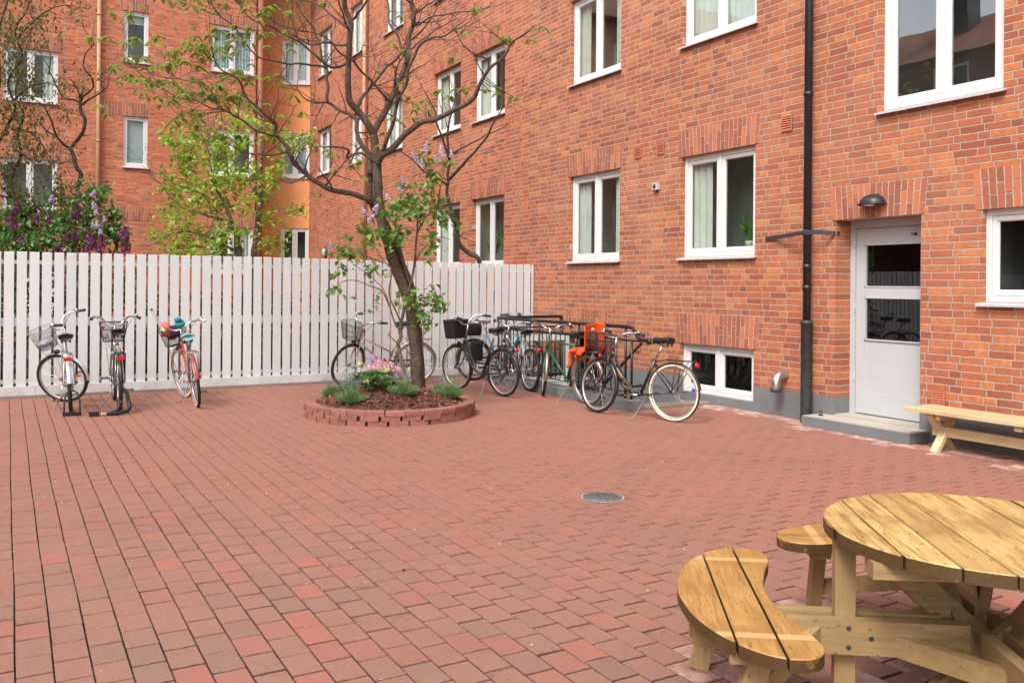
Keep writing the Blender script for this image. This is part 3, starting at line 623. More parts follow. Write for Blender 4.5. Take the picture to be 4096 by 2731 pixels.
# lamp over the door
def dome(label, F, u, v, r, mat):
    c = F.p(u, v, .02); t = thing('wall_lamp', label, 'lamp', c); m = MB(); prof = []
    for i in range(9): a = math.pi/2*i/8; prof.append((r*math.cos(a), .115*math.sin(a)*r/.16))
    vs = []; n = 20
    for (rr_, z) in prof:
        for k in range(n): an = math.pi*k/(n-1); vs.append(F.U*math.cos(an)*rr_+F.N*math.sin(an)*rr_*.95+Vector((0, 0, z-.03)))
    fs = [(i*n+k, i*n+k+1, (i+1)*n+k+1, (i+1)*n+k) for i in range(8) for k in range(n-1)]
    m.add(vs, fs, True); m.build('shade', mat, t)
    m = MB(); rim = [F.U*math.cos(math.pi*k/23)*(r+.012)+F.N*math.sin(math.pi*k/23)*(r+.008)+Vector((0, 0, -.035)) for k in range(24)]; m.tube(rim, .009, 8); m.build('rim', mat, t)
    m = MB(); m.lathe([(0, -.06), (.05, -.055), (.065, -.03), (.06, -.005), (0, -.004)], 14, F.N*.07); m.build('glass_cover', simple('opal_glass', (.7, .7, .68), .3), t)
    m = MB(); m.lathe([(0, .03), (.055, .028), (.055, -.03), (0, -.031)], 14, F.N*.0, F.N); m.build('wall_plate', mat, t)
    return t
dome('black half-dome lamp on the brick arch above the grey door', FA, 6.48, 2.565, .155, simple('lamp_black', (.022, .022, .024), .38))
ol = thing('wall_lamp', 'oval bulkhead lamp with dark rim on the far brick wing above the fence', 'lamp', (8.38, 25.9, 2.55)); m = MB()
m.lathe([(0, .1), (.08, .09), (.12, .05), (.13, 0)], 18, (0, 0, 0), (-1, 0, 0)); o = m.build('bulkhead', M['castiron'], ol); o.scale = (1, .8, 1.5)
m = MB(); m.lathe([(0, .06), (.07, .045), (.10, 0)], 18, (-.075, 0, 0), (-1, 0, 0)); o = m.build('glass_cover', simple('opal', (.55, .55, .53), .3), ol); o.scale = (1, .8, 1.3)
# steel elbow
t = thing('exhaust_pipe', 'shiny steel elbow pipe sticking out above the grey plinth', 'pipe', FA.p(7.75, .47, 0)); m = MB(); pts = []
c0_ = Vector((-.0, 0, 0)); pts.append(Vector((.0, 0, .06)))
for i in range(9): a = math.pi/2*i/8; pts.append(Vector((-.05-.12*math.sin(a), .0, -.06+.12*math.cos(a))))
pts.append(Vector((-.17, 0, -.13))); m.tube(pts, .058, 16, cap=False); m.build('elbow', M['steel'], t)
m = MB(); m.lathe([(0, -.02), (.055, -.02), (.064, -.015), (.064, .035), (.058, .035)], 16, (-.17, 0, -.135)); m.build('end_cap', M['castiron'], t)
# ------------------------------------------------------------------ door step, stub
st = MB(); 
def rblock(mb, x0, x1, y0, y1, z0, z1, b=.008):
    vs = [(x, y, z0) for x, y in ((x0, y0), (x1, y0), (x1, y1), (x0, y1))]+[(x, y, z1-b) for x, y in ((x0, y0), (x1, y0), (x1, y1), (x0, y1))]+[(x, y, z1) for x, y in ((x0+b, y0+b), (x1-b, y0+b), (x1-b, y1-b), (x0+b, y1-b))]
    mb.add(vs, [(8, 9, 10, 11)]+[(i, (i+1) % 4, 4+(i+1) % 4, 4+i) for i in range(4)]+[(4+i, 4+(i+1) % 4, 8+(i+1) % 4, 8+i) for i in range(4)]+[(3, 2, 1, 0)])
t = thing('door_step', 'low concrete step with grey painted edge under the grey door', 'step', (8.2, 6.48, 0)); inv = Matrix.Translation((-8.2, -6.48, 0))
rblock(st, 8.02, 8.352, 5.78, 7.19, -.02, .118); st.build('riser', M['plinth'], t)
st = MB(); st.box((8.19, 6.485, .1195), (.325, 1.395, .004)); st.box((8.49, 6.456, .129), (.28, 1.09, .022)); st.build('tread', M['concrete'], t)
for o in t.children: o.matrix_parent_inverse = inv
m = MB(); m.lathe([(.0, .07), (.012, .068), (.018, .066), (.018, 0)], 8, (8.18, 7.05, .12)); m.box((8.18, 7.05, .13), (.05, .03, .012)); tag(m.build('iron_stub', M['rust']), 'short rusty iron stub standing on the concrete door step', 'iron stub')
# ------------------------------------------------------------------ drain cover
t = thing('drain_cover', 'round perforated iron drain cover set in the red paving', 'drain cover', (*DRN, 0))
m = MB(); m.lathe([(.165, .0045), (.150, .005), (.150, -.01)], 40); m.build('mortar_ring', M['concrete'], t)
m = MB(); m.lathe([(.150, .004), (.149, .009), (.138, .009), (.136, .004), (.130, .004), (.128, .0085), (0, .0085)], 40); m.build('cover', simple('worn_iron', (.17, .17, .18), .5, .5, .3, 40, .5), t)
m = MB()
for (n, r) in ((1, 0), (6, .045), (10, .09)):
    for i in range(n): a = 2*math.pi*i/n+r*9; m.lathe([(0, .0092), (.009, .0092), (.010, .0088)], 8, (r*math.cos(a), r*math.sin(a), .0004))
m.build('drain_holes', M['hole'], t)
# ------------------------------------------------------------------ basement stair with kerb and railing
t = thing('basement_stair', 'sunken concrete stair with grey kerb against the brick wall', 'stair', (7, 11, 0)); inv = Matrix.Translation((-7, -11, 0))
m = MB(); rblock(m, 6.90, 7.14, 9.0, 12.82, -.02, .135); rblock(m, 7.14, 8.35, 12.66, 12.82, -.02, .133); m.build('kerb', M['plinth'], t)
m = MB(); rblock(m, 7.14, 8.35, 9.05, 9.33, -.02, .035, .01); m.build('threshold', render_mat('weathered_stone', (.20, .17, .13), .35), t)
m = MB()
for i in range(7): m.box((7.75, 9.45+i*.24, -.09-i*.18-.5), (1.21, .24, 1.0))
m.quad((7.13, 9.3, -1.35), (8.36, 9.3, -1.35), (8.36, 12.66, -1.35), (7.13, 12.66, -1.35)); m.build('steps', M['darkcon'], t)
m = MB(); m.quad((7.14, 9.33, -1.4), (7.14, 12.66, -1.4), (7.14, 12.66, .1), (7.14, 9.33, .1)); m.quad((7.14, 12.66, -1.4), (8.36, 12.66, -1.4), (8.36, 12.66, .1), (7.14, 12.66, .1)); m.quad((7.14, 9.33, -1.4), (8.36, 9.33, -1.4), (8.36, 9.33, 0), (7.14, 9.33, 0))
m.build('retaining_wall', M['darkcon'], t)
for o in t.children: o.matrix_parent_inverse = inv
def rail_mat():
    q = NT('chipped_black_rail_paint'); n = q.noise(55, 4, q.pos(), .7); n2 = q.noise(9, 3, q.pos())
    mk = q.mapr(q.math('ADD', n, q.math('MULTIPLY', n2, .25)), .80, .84, 0, 1); q.col(q.mix(mk, (.012, .012, .014), (.42, .33, .22))); q.b.inputs['Roughness'].default_value = .38; q.bump(n, .3, .003); return q.mat
M['rail'] = rail_mat()
t = thing('railing', 'chipped black tube railing with bars around the basement stair', 'railing', (7.05, 11, .135)); inv = Matrix.Translation((-7.05, -11, -.135))
X = 7.04
m = MB(); m.tube([(8.3, 12.74, 1.02), (8.3, 12.74, 1.07), (8.25, 12.74, 1.075), (X, 12.74, 1.062), (X, 12.70, 1.06), (X, 9.22, 1.072), (X, 9.13, 1.065), (X, 8.99, .935), (X, 8.93, .915), (X, 8.76, .915), (X, 8.75, .89), (X, 8.80, .885)], .024, 12); m.build('top_rail', M['rail'], t)
m = MB(); m.tube([(8.3, 12.74, 1.02), (8.3, 12.74, .90), (X, 12.74, .90)], .019, 10); m.tube([(X, 12.72, .90), (X, 8.97, .905)], .021, 10); m.build('middle_rail', M['rail'], t)
m = MB(); m.tube([(X+.03, 8.97, .87), (X+.03, 9.25, .66), (X+.03, 10.55, -.35)], .02, 10); m.build('stair_handrail', M['rail'], t)
m = MB(); m.bar((X, 12.7, .22), (X, 9.1, .22), .03, .012); m.bar((X, 12.74, .22), (8.3, 12.74, .22), .03, .012); m.build('bottom_rail', M['rail'], t)
for yy in (12.70, 12.45, 11.42, 10.35, 9.26, 9.13):
    m = MB(); m.tube([(X, yy, .13), (X, yy, 1.06 if yy > 9.2 else .9)], .017, 10); m.build('post', M['rail'], t)
for xx in (7.6, 8.28):
    m = MB(); m.tube([(xx, 12.74, .13), (xx, 12.74, 1.06)], .016, 10); m.build('post', M['rail'], t)
m = MB(); yy = 12.58
while yy > 9.35:
    if min(abs(yy-k) for k in (12.45, 11.42, 10.35)) > .04: m.tube([(X, yy, .215), (X, yy, .90)], .0085, 6)
    yy -= .125
xx = 7.17
while xx < 8.2: m.tube([(xx, 12.74, .215), (xx, 12.74, .90)], .0085, 6); xx += .125
m.build('bars', M['rail'], t)
for o in t.children: o.matrix_parent_inverse = inv
# ------------------------------------------------------------------ fence
t = thing('picket_fence', 'tall white board fence with narrow gaps closing off the yard', 'fence', (4, 13.8, 0)); inv = Matrix.Translation((-4, -13.8, 0))
FY = 13.78; m = MB()
q = NT('fence_board_paint'); isl = q.island(); mp = q.node('ShaderNodeMapping'); mp.inputs['Scale'].default_value = (60, 60, 2.2); q.link(q.pos(), mp.inputs[0]); gr = q.noise(1, 4, mp.outputs[0], .65); sp_ = q.node('ShaderNodeSeparateXYZ'); q.link(q.pos(), sp_.inputs[0])
c = q.ramp(isl, [(0, (.62, .64, .655)), (.5, (.67, .69, .70)), (1, (.71, .725, .735))]); c = q.mix(q.mapr(gr, .5, .8, 0, .22), c, (.42, .39, .40))
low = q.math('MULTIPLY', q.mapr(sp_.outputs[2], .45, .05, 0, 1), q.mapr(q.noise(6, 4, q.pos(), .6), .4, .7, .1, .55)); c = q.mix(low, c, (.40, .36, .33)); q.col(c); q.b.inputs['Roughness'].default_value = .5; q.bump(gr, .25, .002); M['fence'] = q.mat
rn = random.Random(11); k = -45
while -.037+k*.1517+.02 < 8.33:
    x0 = -.037+k*.1517; x1 = min(x0+.1195, 8.345); zt = 2.005-(max(0, x0-3.6)*.0065)+rn.uniform(-.003, .003); yo = rn.uniform(0, .004)
    vs = [(x, y, z) for z in (.17, zt-.004) for (x, y) in ((x0, FY-.028-yo), (x1, FY-.028-yo), (x1, FY-yo), (x0, FY-yo))]
    b = .004; vs += [(x, y, zt) for (x, y) in ((x0+b, FY-.024-yo), (x1-b, FY-.024-yo), (x1-b, FY-.004-yo), (x0+b, FY-.004-yo))]
    m.add(vs, [(0, 1, 2, 3), (0, 1, 5, 4), (1, 2, 6, 5), (2, 3, 7, 6), (3, 0, 4, 7), (4, 5, 9, 8), (5, 6, 10, 9), (6, 7, 11, 10), (7, 4, 8, 11), (8, 9, 10, 11)]); k += 1
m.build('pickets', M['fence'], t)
for z0, z1 in ((1.835, 1.892), (.985, 1.105), (.205, .262)):
    m = MB(); m.box((.8, FY+.025, (z0+z1)/2), (15.1, .045, z1-z0)); m.build('rail', M['fence'], t)
m = MB(); 
for (a, b) in ((-6.8, .35), (.353, 4.0), (4.003, 6.9), (6.903, 8.34)): m.box(((a+b)/2, FY-.045, .107), (b-a, .028, .128))
m.build('kick_board', M['fence'], t)
m = MB(); m.box((.8, FY-.03, .018), (15.1, .06, .045)); m.build('bottom_batten', simple('weathered_batten', (.26, .20, .17), .8), t)
rn = random.Random(5); m = MB(); m.lathe([(0, .003), (.005, .002), (.006, 0)], 6, (0, 0, 0), (0, -1, 0)); s0 = m.build('screw_head', M['steel'], t)
for i in range(60):
    o = s0 if i == 0 else s0.copy()
    if i: COL.objects.link(o)
    o.location = (-.5+i*.151+rn.uniform(-.01, .01), FY-.059, .155)
for xx in (-4.6, -1.9, .8, 2.32, 4.9, 7.1): m = MB(); m.box((xx, FY+.10, .93), (.09, .09, 1.86)); m.build('post', M['fence'], t)
for o in t.children: o.matrix_parent_inverse = inv

# ------------------------------------------------------------------ pot plants on the inner window boards
def pot(lab, F, u, v, d, h, nl, seed, lw=.03):
    rn = random.Random(seed); c = F.p(u, v, d); t = thing('potted_plant', lab, 'potted plant', c); m = MB(); m.lathe([(0, 0), (.055, 0), (.075, .13), (.066, .13), (.06, .12), (0, .12)], 16); m.build('pot', simple('cream_pot', (.55, .50, .38), .6), t)
    m = MB()
    for i in range(nl):
        a = rn.uniform(0, 6.283); e = Vector((math.cos(a)*.35, math.sin(a)*.5, 1)); p = Vector((0, 0, .12)); L = h*rn.uniform(.5, 1); e = e.normalized()
        for k in range(3): m.leaf(p+e*L*k*.3, e+Vector((rn.gauss(0, .3), rn.gauss(0, .3), -.2*k)), Vector((math.cos(a+1), math.sin(a+1), .4)), L*.42, lw)
    m.build('leaves', M['hleaf_'], t)
M['hleaf_'] = leaf_mat('house_plant_leaf', [(0, (.05, .14, .03)), (.6, (.12, .26, .06)), (1, (.24, .36, .12))], .3)
pot('tall leafy pot plant in the lower right window of the wing beside the fence end', FB, 15.25, 2.06, -.26, .75, 34, 1)
pot('spiky pot plant left of the tall one in the same lower wing window', FB, 15.85, 2.06, -.26, .6, 26, 2)
pot('cream pot with small plant in the second lower wing window from the fence end', FB, 17.9, 2.06, -.26, .3, 18, 3)
pot('pot plant behind the right pane of the window beside the drainpipe', FA, 8.62, 2.09, -.26, .5, 30, 4, .045)
# ------------------------------------------------------------------ round flower bed
def RZ(a): return Matrix.Rotation(a, 3, 'Z')
t = thing('flower_bed', 'round raised bed edged with stacked red bricks around the tree', 'flower bed', (BED[0], BED[1], 0))
q = NT('bed_brick'); c = q.ramp(q.island(), [(0, (.19, .075, .055)), (.5, (.25, .095, .07)), (1, (.32, .12, .09))]); n = q.noise(60, 4, q.pos(), .7); n5 = q.noise(9, 3, q.pos())
c = q.mix(q.mapr(n, .45, .75, 0, .4), c, (.52, .30, .23)); c = q.mix(q.mapr(n5, .5, .75, 0, .5), c, (.20, .075, .055)); q.col(c); q.b.inputs['Roughness'].default_value = .9; q.bump(n, .8, .004)
rn = random.Random(21)
for row, (nb, wv, z0) in enumerate(((27, .217, 0.0), (27, .215, .057), (29, .220, .114))):
    m = MB()
    for i in range(nb):
        a = 2*math.pi*(i+.5*(row % 2)+.1*row)/nb+rn.uniform(-.008, .008); rr = BR-.07+rn.uniform(-.006, .006)
        w_ = wv; h = .055
        rot = RZ(a)@Matrix.Rotation(rn.uniform(-.02, .02), 3, 'Z'); c0_ = Vector((rr*math.cos(a), rr*math.sin(a), z0+h/2))
        hw, hd, b = w_/2, .07, .006; ki = .86
        pr = []
        for (z, s_) in ((-h/2, 0), (h/2-b, 0), (h/2, b)):
            pr.append([rot @ Vector((x, y, z))+c0_ for x, y in ((-hd+s_, -hw*ki+s_), (hd-s_, -hw+s_), (hd-s_, hw-s_), (-hd+s_, hw*ki-s_))])
        m.add(pr[0]+pr[1]+pr[2], [(3, 2, 1, 0), (8, 9, 10, 11)]+[(k, (k+1) % 4, 4+(k+1) % 4, 4+k) for k in range(4)]+[(4+k, 4+(k+1) % 4, 8+(k+1) % 4, 8+k) for k in range(4)])
    m.build('brick_course', q.mat, t)
m = MB(); prof = [(.93, -.02), (.905, .13), (.88, .15)]+[(.86*(1-i/6), .155+.19*math.sin(math.pi/2*i/6)) for i in range(7)]
m.lathe(prof, 40); m.build('soil', simple('bark_soil', (.045, .02, .013), .95, var=.5, scale=20, bump=1, bscale=60), t)
def bedz(x, y):
    r = min(math.hypot(x, y), .86); return .155+.19*math.sin(math.pi/2*(1-r/.86))
m = MB(); rn = random.Random(8)
for i in range(5200):
    a = rn.uniform(0, 2*math.pi); r = .895*math.sqrt(rn.random()); x, y = r*math.cos(a), r*math.sin(a)
    rot = Matrix.Rotation(rn.uniform(0, 6.3), 3, 'Z')@Matrix.Rotation(rn.gauss(0, .45), 3, 'X')@Matrix.Rotation(rn.gauss(0, .35), 3, 'Y')
    m.box((BED[0]+x, BED[1]+y, bedz(x, y)+rn.uniform(-.004, .014)), (rn.uniform(.02, .06), rn.uniform(.012, .028), rn.uniform(.004, .011)), rot, taper=.75)
q = NT('bark_chip'); c = q.ramp(q.island(), [(0, (.035, .014, .010)), (.35, (.085, .028, .018)), (.75, (.15, .05, .028)), (.93, (.24, .085, .045)), (1, (.34, .15, .08))]); q.col(c); q.b.inputs['Roughness'].default_value = .75; q.bump(q.noise(120, 3, q.pos()), .5, .003)
tag(m.build('bark_mulch', q.mat), 'dark red-brown bark chips covering the round flower bed', 'mulch', kind='stuff')
# ------------------------------------------------------------------ lavender
M['lav'] = leaf_mat('lavender_leaf', [(0, (.09, .19, .07)), (.5, (.17, .30, .12)), (1, (.28, .40, .22))], .25)
M['lavf'] = leaf_mat('lavender_flower', [(0, (.10, .07, .22)), (1, (.28, .20, .42))], .15)
def lavender(x, y, s, lab, seed):
    rn = random.Random(seed); z = bedz(x-BED[0], y-BED[1]); t = thing('lavender', lab, 'lavender', (x, y, z), rn.uniform(0, 6), 'lavender plants in the round bed')
    m = MB(); fl = MB(); stm = MB()
    for i in range(int(800*s)):
        a = rn.uniform(0, 6.283); r = rn.random()**.6; d = Vector((math.cos(a)*r*.75, math.sin(a)*r*.75, 1.05-r*.55)).normalized()
        b = Vector((math.cos(a), math.sin(a), 0))*r*.085*s; L = rn.uniform(.07, .11)*s; st_ = rn.uniform(.0, 1.0)*L*.9
        m.leaf(b+d*st_, (d+Vector((rn.gauss(0, .2), rn.gauss(0, .2), 0))), Vector((rn.gauss(0, 1), rn.gauss(0, 1), .3)), L*.8, .009)
    for i in range(int(46*s)):
        a = rn.uniform(0, 6.283); r = rn.random()**.5; d = Vector((math.cos(a)*r*.6, math.sin(a)*r*.6, 1)).normalized(); L = rn.uniform(.20, .29)*s
        stm.tube([d*.05, d*L], .0016, 3)
        for k in range(4): fl.leaf(d*(L+k*.008), Vector((rn.gauss(0, 1), rn.gauss(0, 1), .6)), d, .014, .01)
    m.build('foliage', M['lav'], t); stm.build('flower_stalks', M['lav'], t); fl.build('flower_spikes', M['lavf'], t)
lavs = [(3.51, 9.88, 0.98, 'lavender at the front left of the round bed before the hydrangea'), (4.11, 9.75, 0.98, 'lavender at the front centre of the bed below the tree trunk'),
        (4.77, 9.85, 1.1, 'largest lavender at the right rim of the round bed'), (3.60, 10.85, 0.85, 'small lavender at the far left rim of the bed'),
        (3.84, 10.88, 0.95, 'lavender left of the hydrangea in front of the fence'), (4.92, 10.50, 0.70, 'lavender at the back right of the bed behind the trunk'), (4.42, 10.98, 0.70, 'lavender at the back of the bed between hydrangea and trunk')]
for i, (x, y, s, l) in enumerate(lavs): lavender(x, y, s, l, 50+i)
# ------------------------------------------------------------------ hydrangea
M['hleaf'] = leaf_mat('hydrangea_leaf', [(0, (.02, .075, .015)), (.5, (.04, .14, .025)), (1, (.09, .22, .04))], .2, .35)
def petal(name, a, b, c): return leaf_mat(name, [(0, a), (.6, b), (.9, c), (1, (.75, .72, .25))], .2, .6)
PK = petal('pink_petal', (.62, .16, .34), (.80, .36, .50), (.85, .62, .62)); PU = petal('violet_petal', (.36, .14, .52), (.52, .28, .66), (.72, .55, .78)); BL = petal('pale_blue_petal', (.50, .52, .70), (.72, .70, .78), (.82, .80, .70)); YG = petal('green_cream_petal', (.55, .60, .18), (.70, .72, .35), (.80, .78, .55))
def hydrangea(x, y, lab, heads, seed, R_=.2):
    rn = random.Random(seed); z = bedz(x-BED[0], y-BED[1]); t = thing('hydrangea', lab, 'hydrangea', (x, y, z)); m = MB()
    for i in range(95):
        a = rn.uniform(0, 6.283); r = rn.uniform(.02, R_); h = rn.uniform(.03, .22); d = Vector((math.cos(a), math.sin(a), rn.uniform(-.35, .35)))
        m.leaf(Vector((math.cos(a)*r, math.sin(a)*r, h)), d, Vector((0, 0, 1)), rn.uniform(.08, .13), rn.uniform(.05, .075), 1)
    m.build('leaves', M['hleaf'], t); s_ = MB()
    for (hx, hy, hz, hr, mt) in heads:
        s_.tube([(hx*.3, hy*.3, 0), (hx, hy, hz)], .004, 5)
        f_ = MB()
        for k in range(int(150*(hr/.08)**2)):
            a = rn.uniform(0, 6.283); e = math.asin(rn.uniform(-.15, 1)); n = Vector((math.cos(a)*math.cos(e), math.sin(a)*math.cos(e), math.sin(e)*.8)); p = Vector((hx, hy, hz))+n*hr*rn.uniform(.88, 1.05)
            tg = n.orthogonal().normalized(); bt = n.cross(tg); w_ = rn.uniform(.008, .013); ro_ = rn.uniform(0, 1.6)
            vs = [p]; 
            for c_ in range(4):
                an = ro_+c_*math.pi/2; dd = tg*math.cos(an)+bt*math.sin(an); ee = tg*math.cos(an+.5)+bt*math.sin(an+.5); gg = tg*math.cos(an-.5)+bt*math.sin(an-.5)
                vs += [p+gg*w_*.7+n*.001, p+dd*w_+n*.002, p+ee*w_*.7+n*.001]
            f_.add(vs, [(0, 1+3*c_, 2+3*c_, 3+3*c_) for c_ in range(4)])
        f_.build('flower_head', mt, t)
    s_.build('stems', M['lav'], t)
hydrangea(3.94, 10.10, 'full hydrangea with big pink flower heads in the middle of the bed', [(-.15, -.02, .25, .075, PK), (-.06, -.1, .26, .075, PK), (.03, -.12, .23, .07, YG), (.10, -.04, .27, .085, PK), (.19, -.08, .22, .075, PK), (.24, .02, .19, .06, PK), (-.2, -.1, .1, .045, YG), (.02, .06, .29, .08, PK)], 3)
hydrangea(3.98, 10.50, 'hydrangea with violet and pale blue heads behind the pink one', [(-.13, -.02, .20, .065, BL), (-.05, -.08, .22, .06, BL), (.02, .02, .34, .075, PU), (.12, 0, .31, .055, PU), (-.12, .06, .28, .05, YG), (.2, .05, .25, .05, PK)], 9, .17)
# ------------------------------------------------------------------ trees
def limb(mb, P, r0, r1, seed=0, n=9, k=5, wig=.02):
    """P: list of Vector; returns dense points and radii"""
    pts = catmull([Vector(p) for p in P], k); rn = random.Random(seed); m_ = len(pts)
    out = []; rs = []
    for i, p in enumerate(pts):
        r = r0+(r1-r0)*(i/(m_-1)); amp = wig*(.3+min(1, i/3))
        o = Vector((noise.noise(p*4+Vector((seed, 0, 0))), noise.noise(p*4+Vector((0, seed, 9))), noise.noise(p*4+Vector((5, 3, seed)))))*amp
        out.append(p+o); rs.append(r*(1+.10*noise.noise(p*9)))
    mb.tube(out, rs, n); return out, rs
def twig(mb, p, d, L, r, rn, depth, tips, kink=.45, upb=.12, seg=.09, keep=1.0):
    n = max(2, int(L/seg)); pts = [p]; rs = [r]; cur = p.copy(); dd = d.normalized(); kids = []
    for i in range(n):
        dd = (dd+Vector((rn.gauss(0, kink*.5), rn.gauss(0, kink*.5), rn.gauss(0, kink*.5)+upb))*.6).normalized()
        cur = cur+dd*(L/n); pts.append(cur); rs.append(r*(1-.72*(i+1)/n))
        if depth > 0 and i >= 0 and rn.random() < .62*keep: kids.append((cur.copy(), dd.copy(), rs[-1]))
    mb.tube(pts, rs, 5 if r > .006 else 4); tips.append((pts[-1], dd.copy(), depth))
    for (c, e, rr) in kids:
        o = e.orthogonal().normalized(); o = Matrix.Rotation(rn.uniform(0, 6.283), 3, e) @ o
        twig(mb, c, (e*.55+o*.8), L*rn.uniform(.35, .7), max(.0022, rr*.7), rn, depth-1, tips, kink, upb, seg*.85, keep)
class Tree:
    def __init__(s, name, lab, cat, base, barkm, leafm, seed):
        s.t = thing(name, lab, cat, base); s.inv = Matrix.Translation(-Vector(base)); s.b = barkm; s.l = leafm; s.rn = random.Random(seed)
        s.tr = MB(); s.tw = MB(); s.lf = MB(); s.limbs = []; s.tips = []
    def limb(s, P, r0, r1, **k): o = limb(s.tr, P, r0, r1, seed=len(s.limbs)*3+1, **k); s.limbs.append(o); return o
    def sprout(s, dens, L=(.3, .7), depth=2, skip=.0, rmax=.05, only=None, upb=.12, kink=.45, keep=1.0):
        for li, (pts, rs) in enumerate(s.limbs):
            if only and li not in only: continue
            for i in range(1, len(pts)-1):
                if i/len(pts) < skip or rs[i] > rmax: continue
                seglen = (pts[i+1]-pts[i]).length
                if s.rn.random() < dens*seglen:
                    e = (pts[i+1]-pts[i]).normalized(); o = Matrix.Rotation(s.rn.uniform(0, 6.283), 3, e) @ e.orthogonal().normalized()
                    twig(s.tw, pts[i], e*.4+o*.9, s.rn.uniform(*L), max(.004, rs[i]*.45), s.rn, depth, s.tips, kink, upb, keep=keep)
            e = (pts[-1]-pts[-3]).normalized()
            for _ in range(2): twig(s.tw, pts[-1], e+Vector([s.rn.gauss(0, .4) for _ in range(3)]), s.rn.uniform(*L), max(.004, rs[-1]*.8), s.rn, depth, s.tips, kink, upb, keep=keep)
    def done(s, parts=('trunk', 'branches', 'leaves')):
        for nm, mb, mt in zip(parts, (s.tr, s.tw, s.lf), (s.b, s.b, s.l)):
            if mb.f: o = mb.build(nm, mt, s.t, inv=s.inv)
        return s.t
M['bark'] = bark_mat('dark_bark', (.028, .018, .013), (.125, .078, .055))
M['barkdark'] = bark_mat('black_bark', (.014, .011, .010), (.05, .036, .028))
M['barkgrey'] = bark_mat('grey_brown_bark', (.06, .042, .03), (.17, .125, .09))
M['tuft'] = leaf_mat('young_compound_leaf', [(0, (.26, .14, .05)), (.22, (.36, .26, .07)), (.5, (.30, .40, .08)), (1, (.18, .36, .06))], .4)
M['green'] = leaf_mat('fresh_green_leaf', [(0, (.16, .28, .03)), (.5, (.36, .56, .07)), (.9, (.56, .70, .14)), (1, (.66, .74, .30))], .55)
M['lilac'] = leaf_mat('lilac_leaf', [(0, (.06, .15, .035)), (.5, (.13, .27, .06)), (1, (.26, .42, .13))], .35, .38)
M['lilacd'] = leaf_mat('dark_lilac_leaf', [(0, (.04, .11, .035)), (.5, (.10, .22, .065)), (1, (.24, .38, .16))], .3, .38)
M['brownleaf'] = leaf_mat('bronze_leaf', [(0, (.07, .035, .02)), (.5, (.13, .085, .03)), (.85, (.14, .15, .04)), (1, (.24, .24, .09))], .35)
M['mauve'] = leaf_mat('pale_lilac_flower', [(0, (.42, .28, .50)), (1, (.70, .57, .76))], .2, .7)
M['purple'] = leaf_mat('purple_lilac_flower', [(0, (.11, .012, .07)), (.7, (.22, .03, .15)), (1, (.34, .09, .26))], .2, .7)
def tuft(lf, p, rn, s=1.0):
    for k in range(rn.randint(3, 6)):
        a = rn.uniform(0, 6.283); e = Vector((math.cos(a)*.8, math.sin(a)*.8, rn.uniform(-.1, .7))).normalized(); L = rn.uniform(.07, .12)*s; cur = p.copy()
        for j in range(6):
            e = (e+Vector((0, 0, -.24))).normalized(); cur = cur+e*L/6; sd_ = e.cross(Vector((0, 0, 1))).normalized(); sz = L*.42*(1-.07*abs(j-2))
            for sg in (-1, 1): lf.leaf(cur, sd_*sg*.8+e*.5+Vector((0, 0, -.6)), Vector((0, 0, 1)), sz, sz*.52)
        lf.leaf(cur, e, Vector((0, 0, 1)), L*.35, L*.12)
def S(*a, z0=10.9, z1=None):   # traced limb: (x, y) in the photograph's pixels at a depth in metres, z0 at its root, z1 at its tip
    z1 = z0 if z1 is None else z1; n = len(a)-1
    return [PZ(x, y, z0+(z1-z0)*i/n) for i, (x, y) in enumerate(a)]
ZB = 11.42
tb = PZ(1665, 1552, ZB)
T = Tree('courtyard_tree', 'leaning bare-branched tree with sparse young leaves rising from the round bed', 'tree', (tb.x, tb.y, .2), M['bark'], M['tuft'], 5)
T.limb(S((1668, 1575), (1667, 1535), (1661, 1430), (1652, 1300), (1640, 1215), (1608, 1140), (1576, 1055), (1548, 962), (1528, 878), (1514, 793), (1508, 700), (1508, 640), z0=ZB), .080, .058, n=14, wig=.012)
T.limb(S((1690, 1570), (1684, 1500), (1672, 1330), (1650, 1180), (1612, 1060), (1578, 975), (1545, 900), (1505, 850), (1482, 800), (1480, 740), (1482, 689), z0=ZB+.12, z1=ZB+.15), .055, .04, n=12, wig=.012)
T.limb(S((1508, 650), (1502, 605), (1495, 541), z0=ZB), .062, .052, n=12, wig=.01)
ZZ = ZB
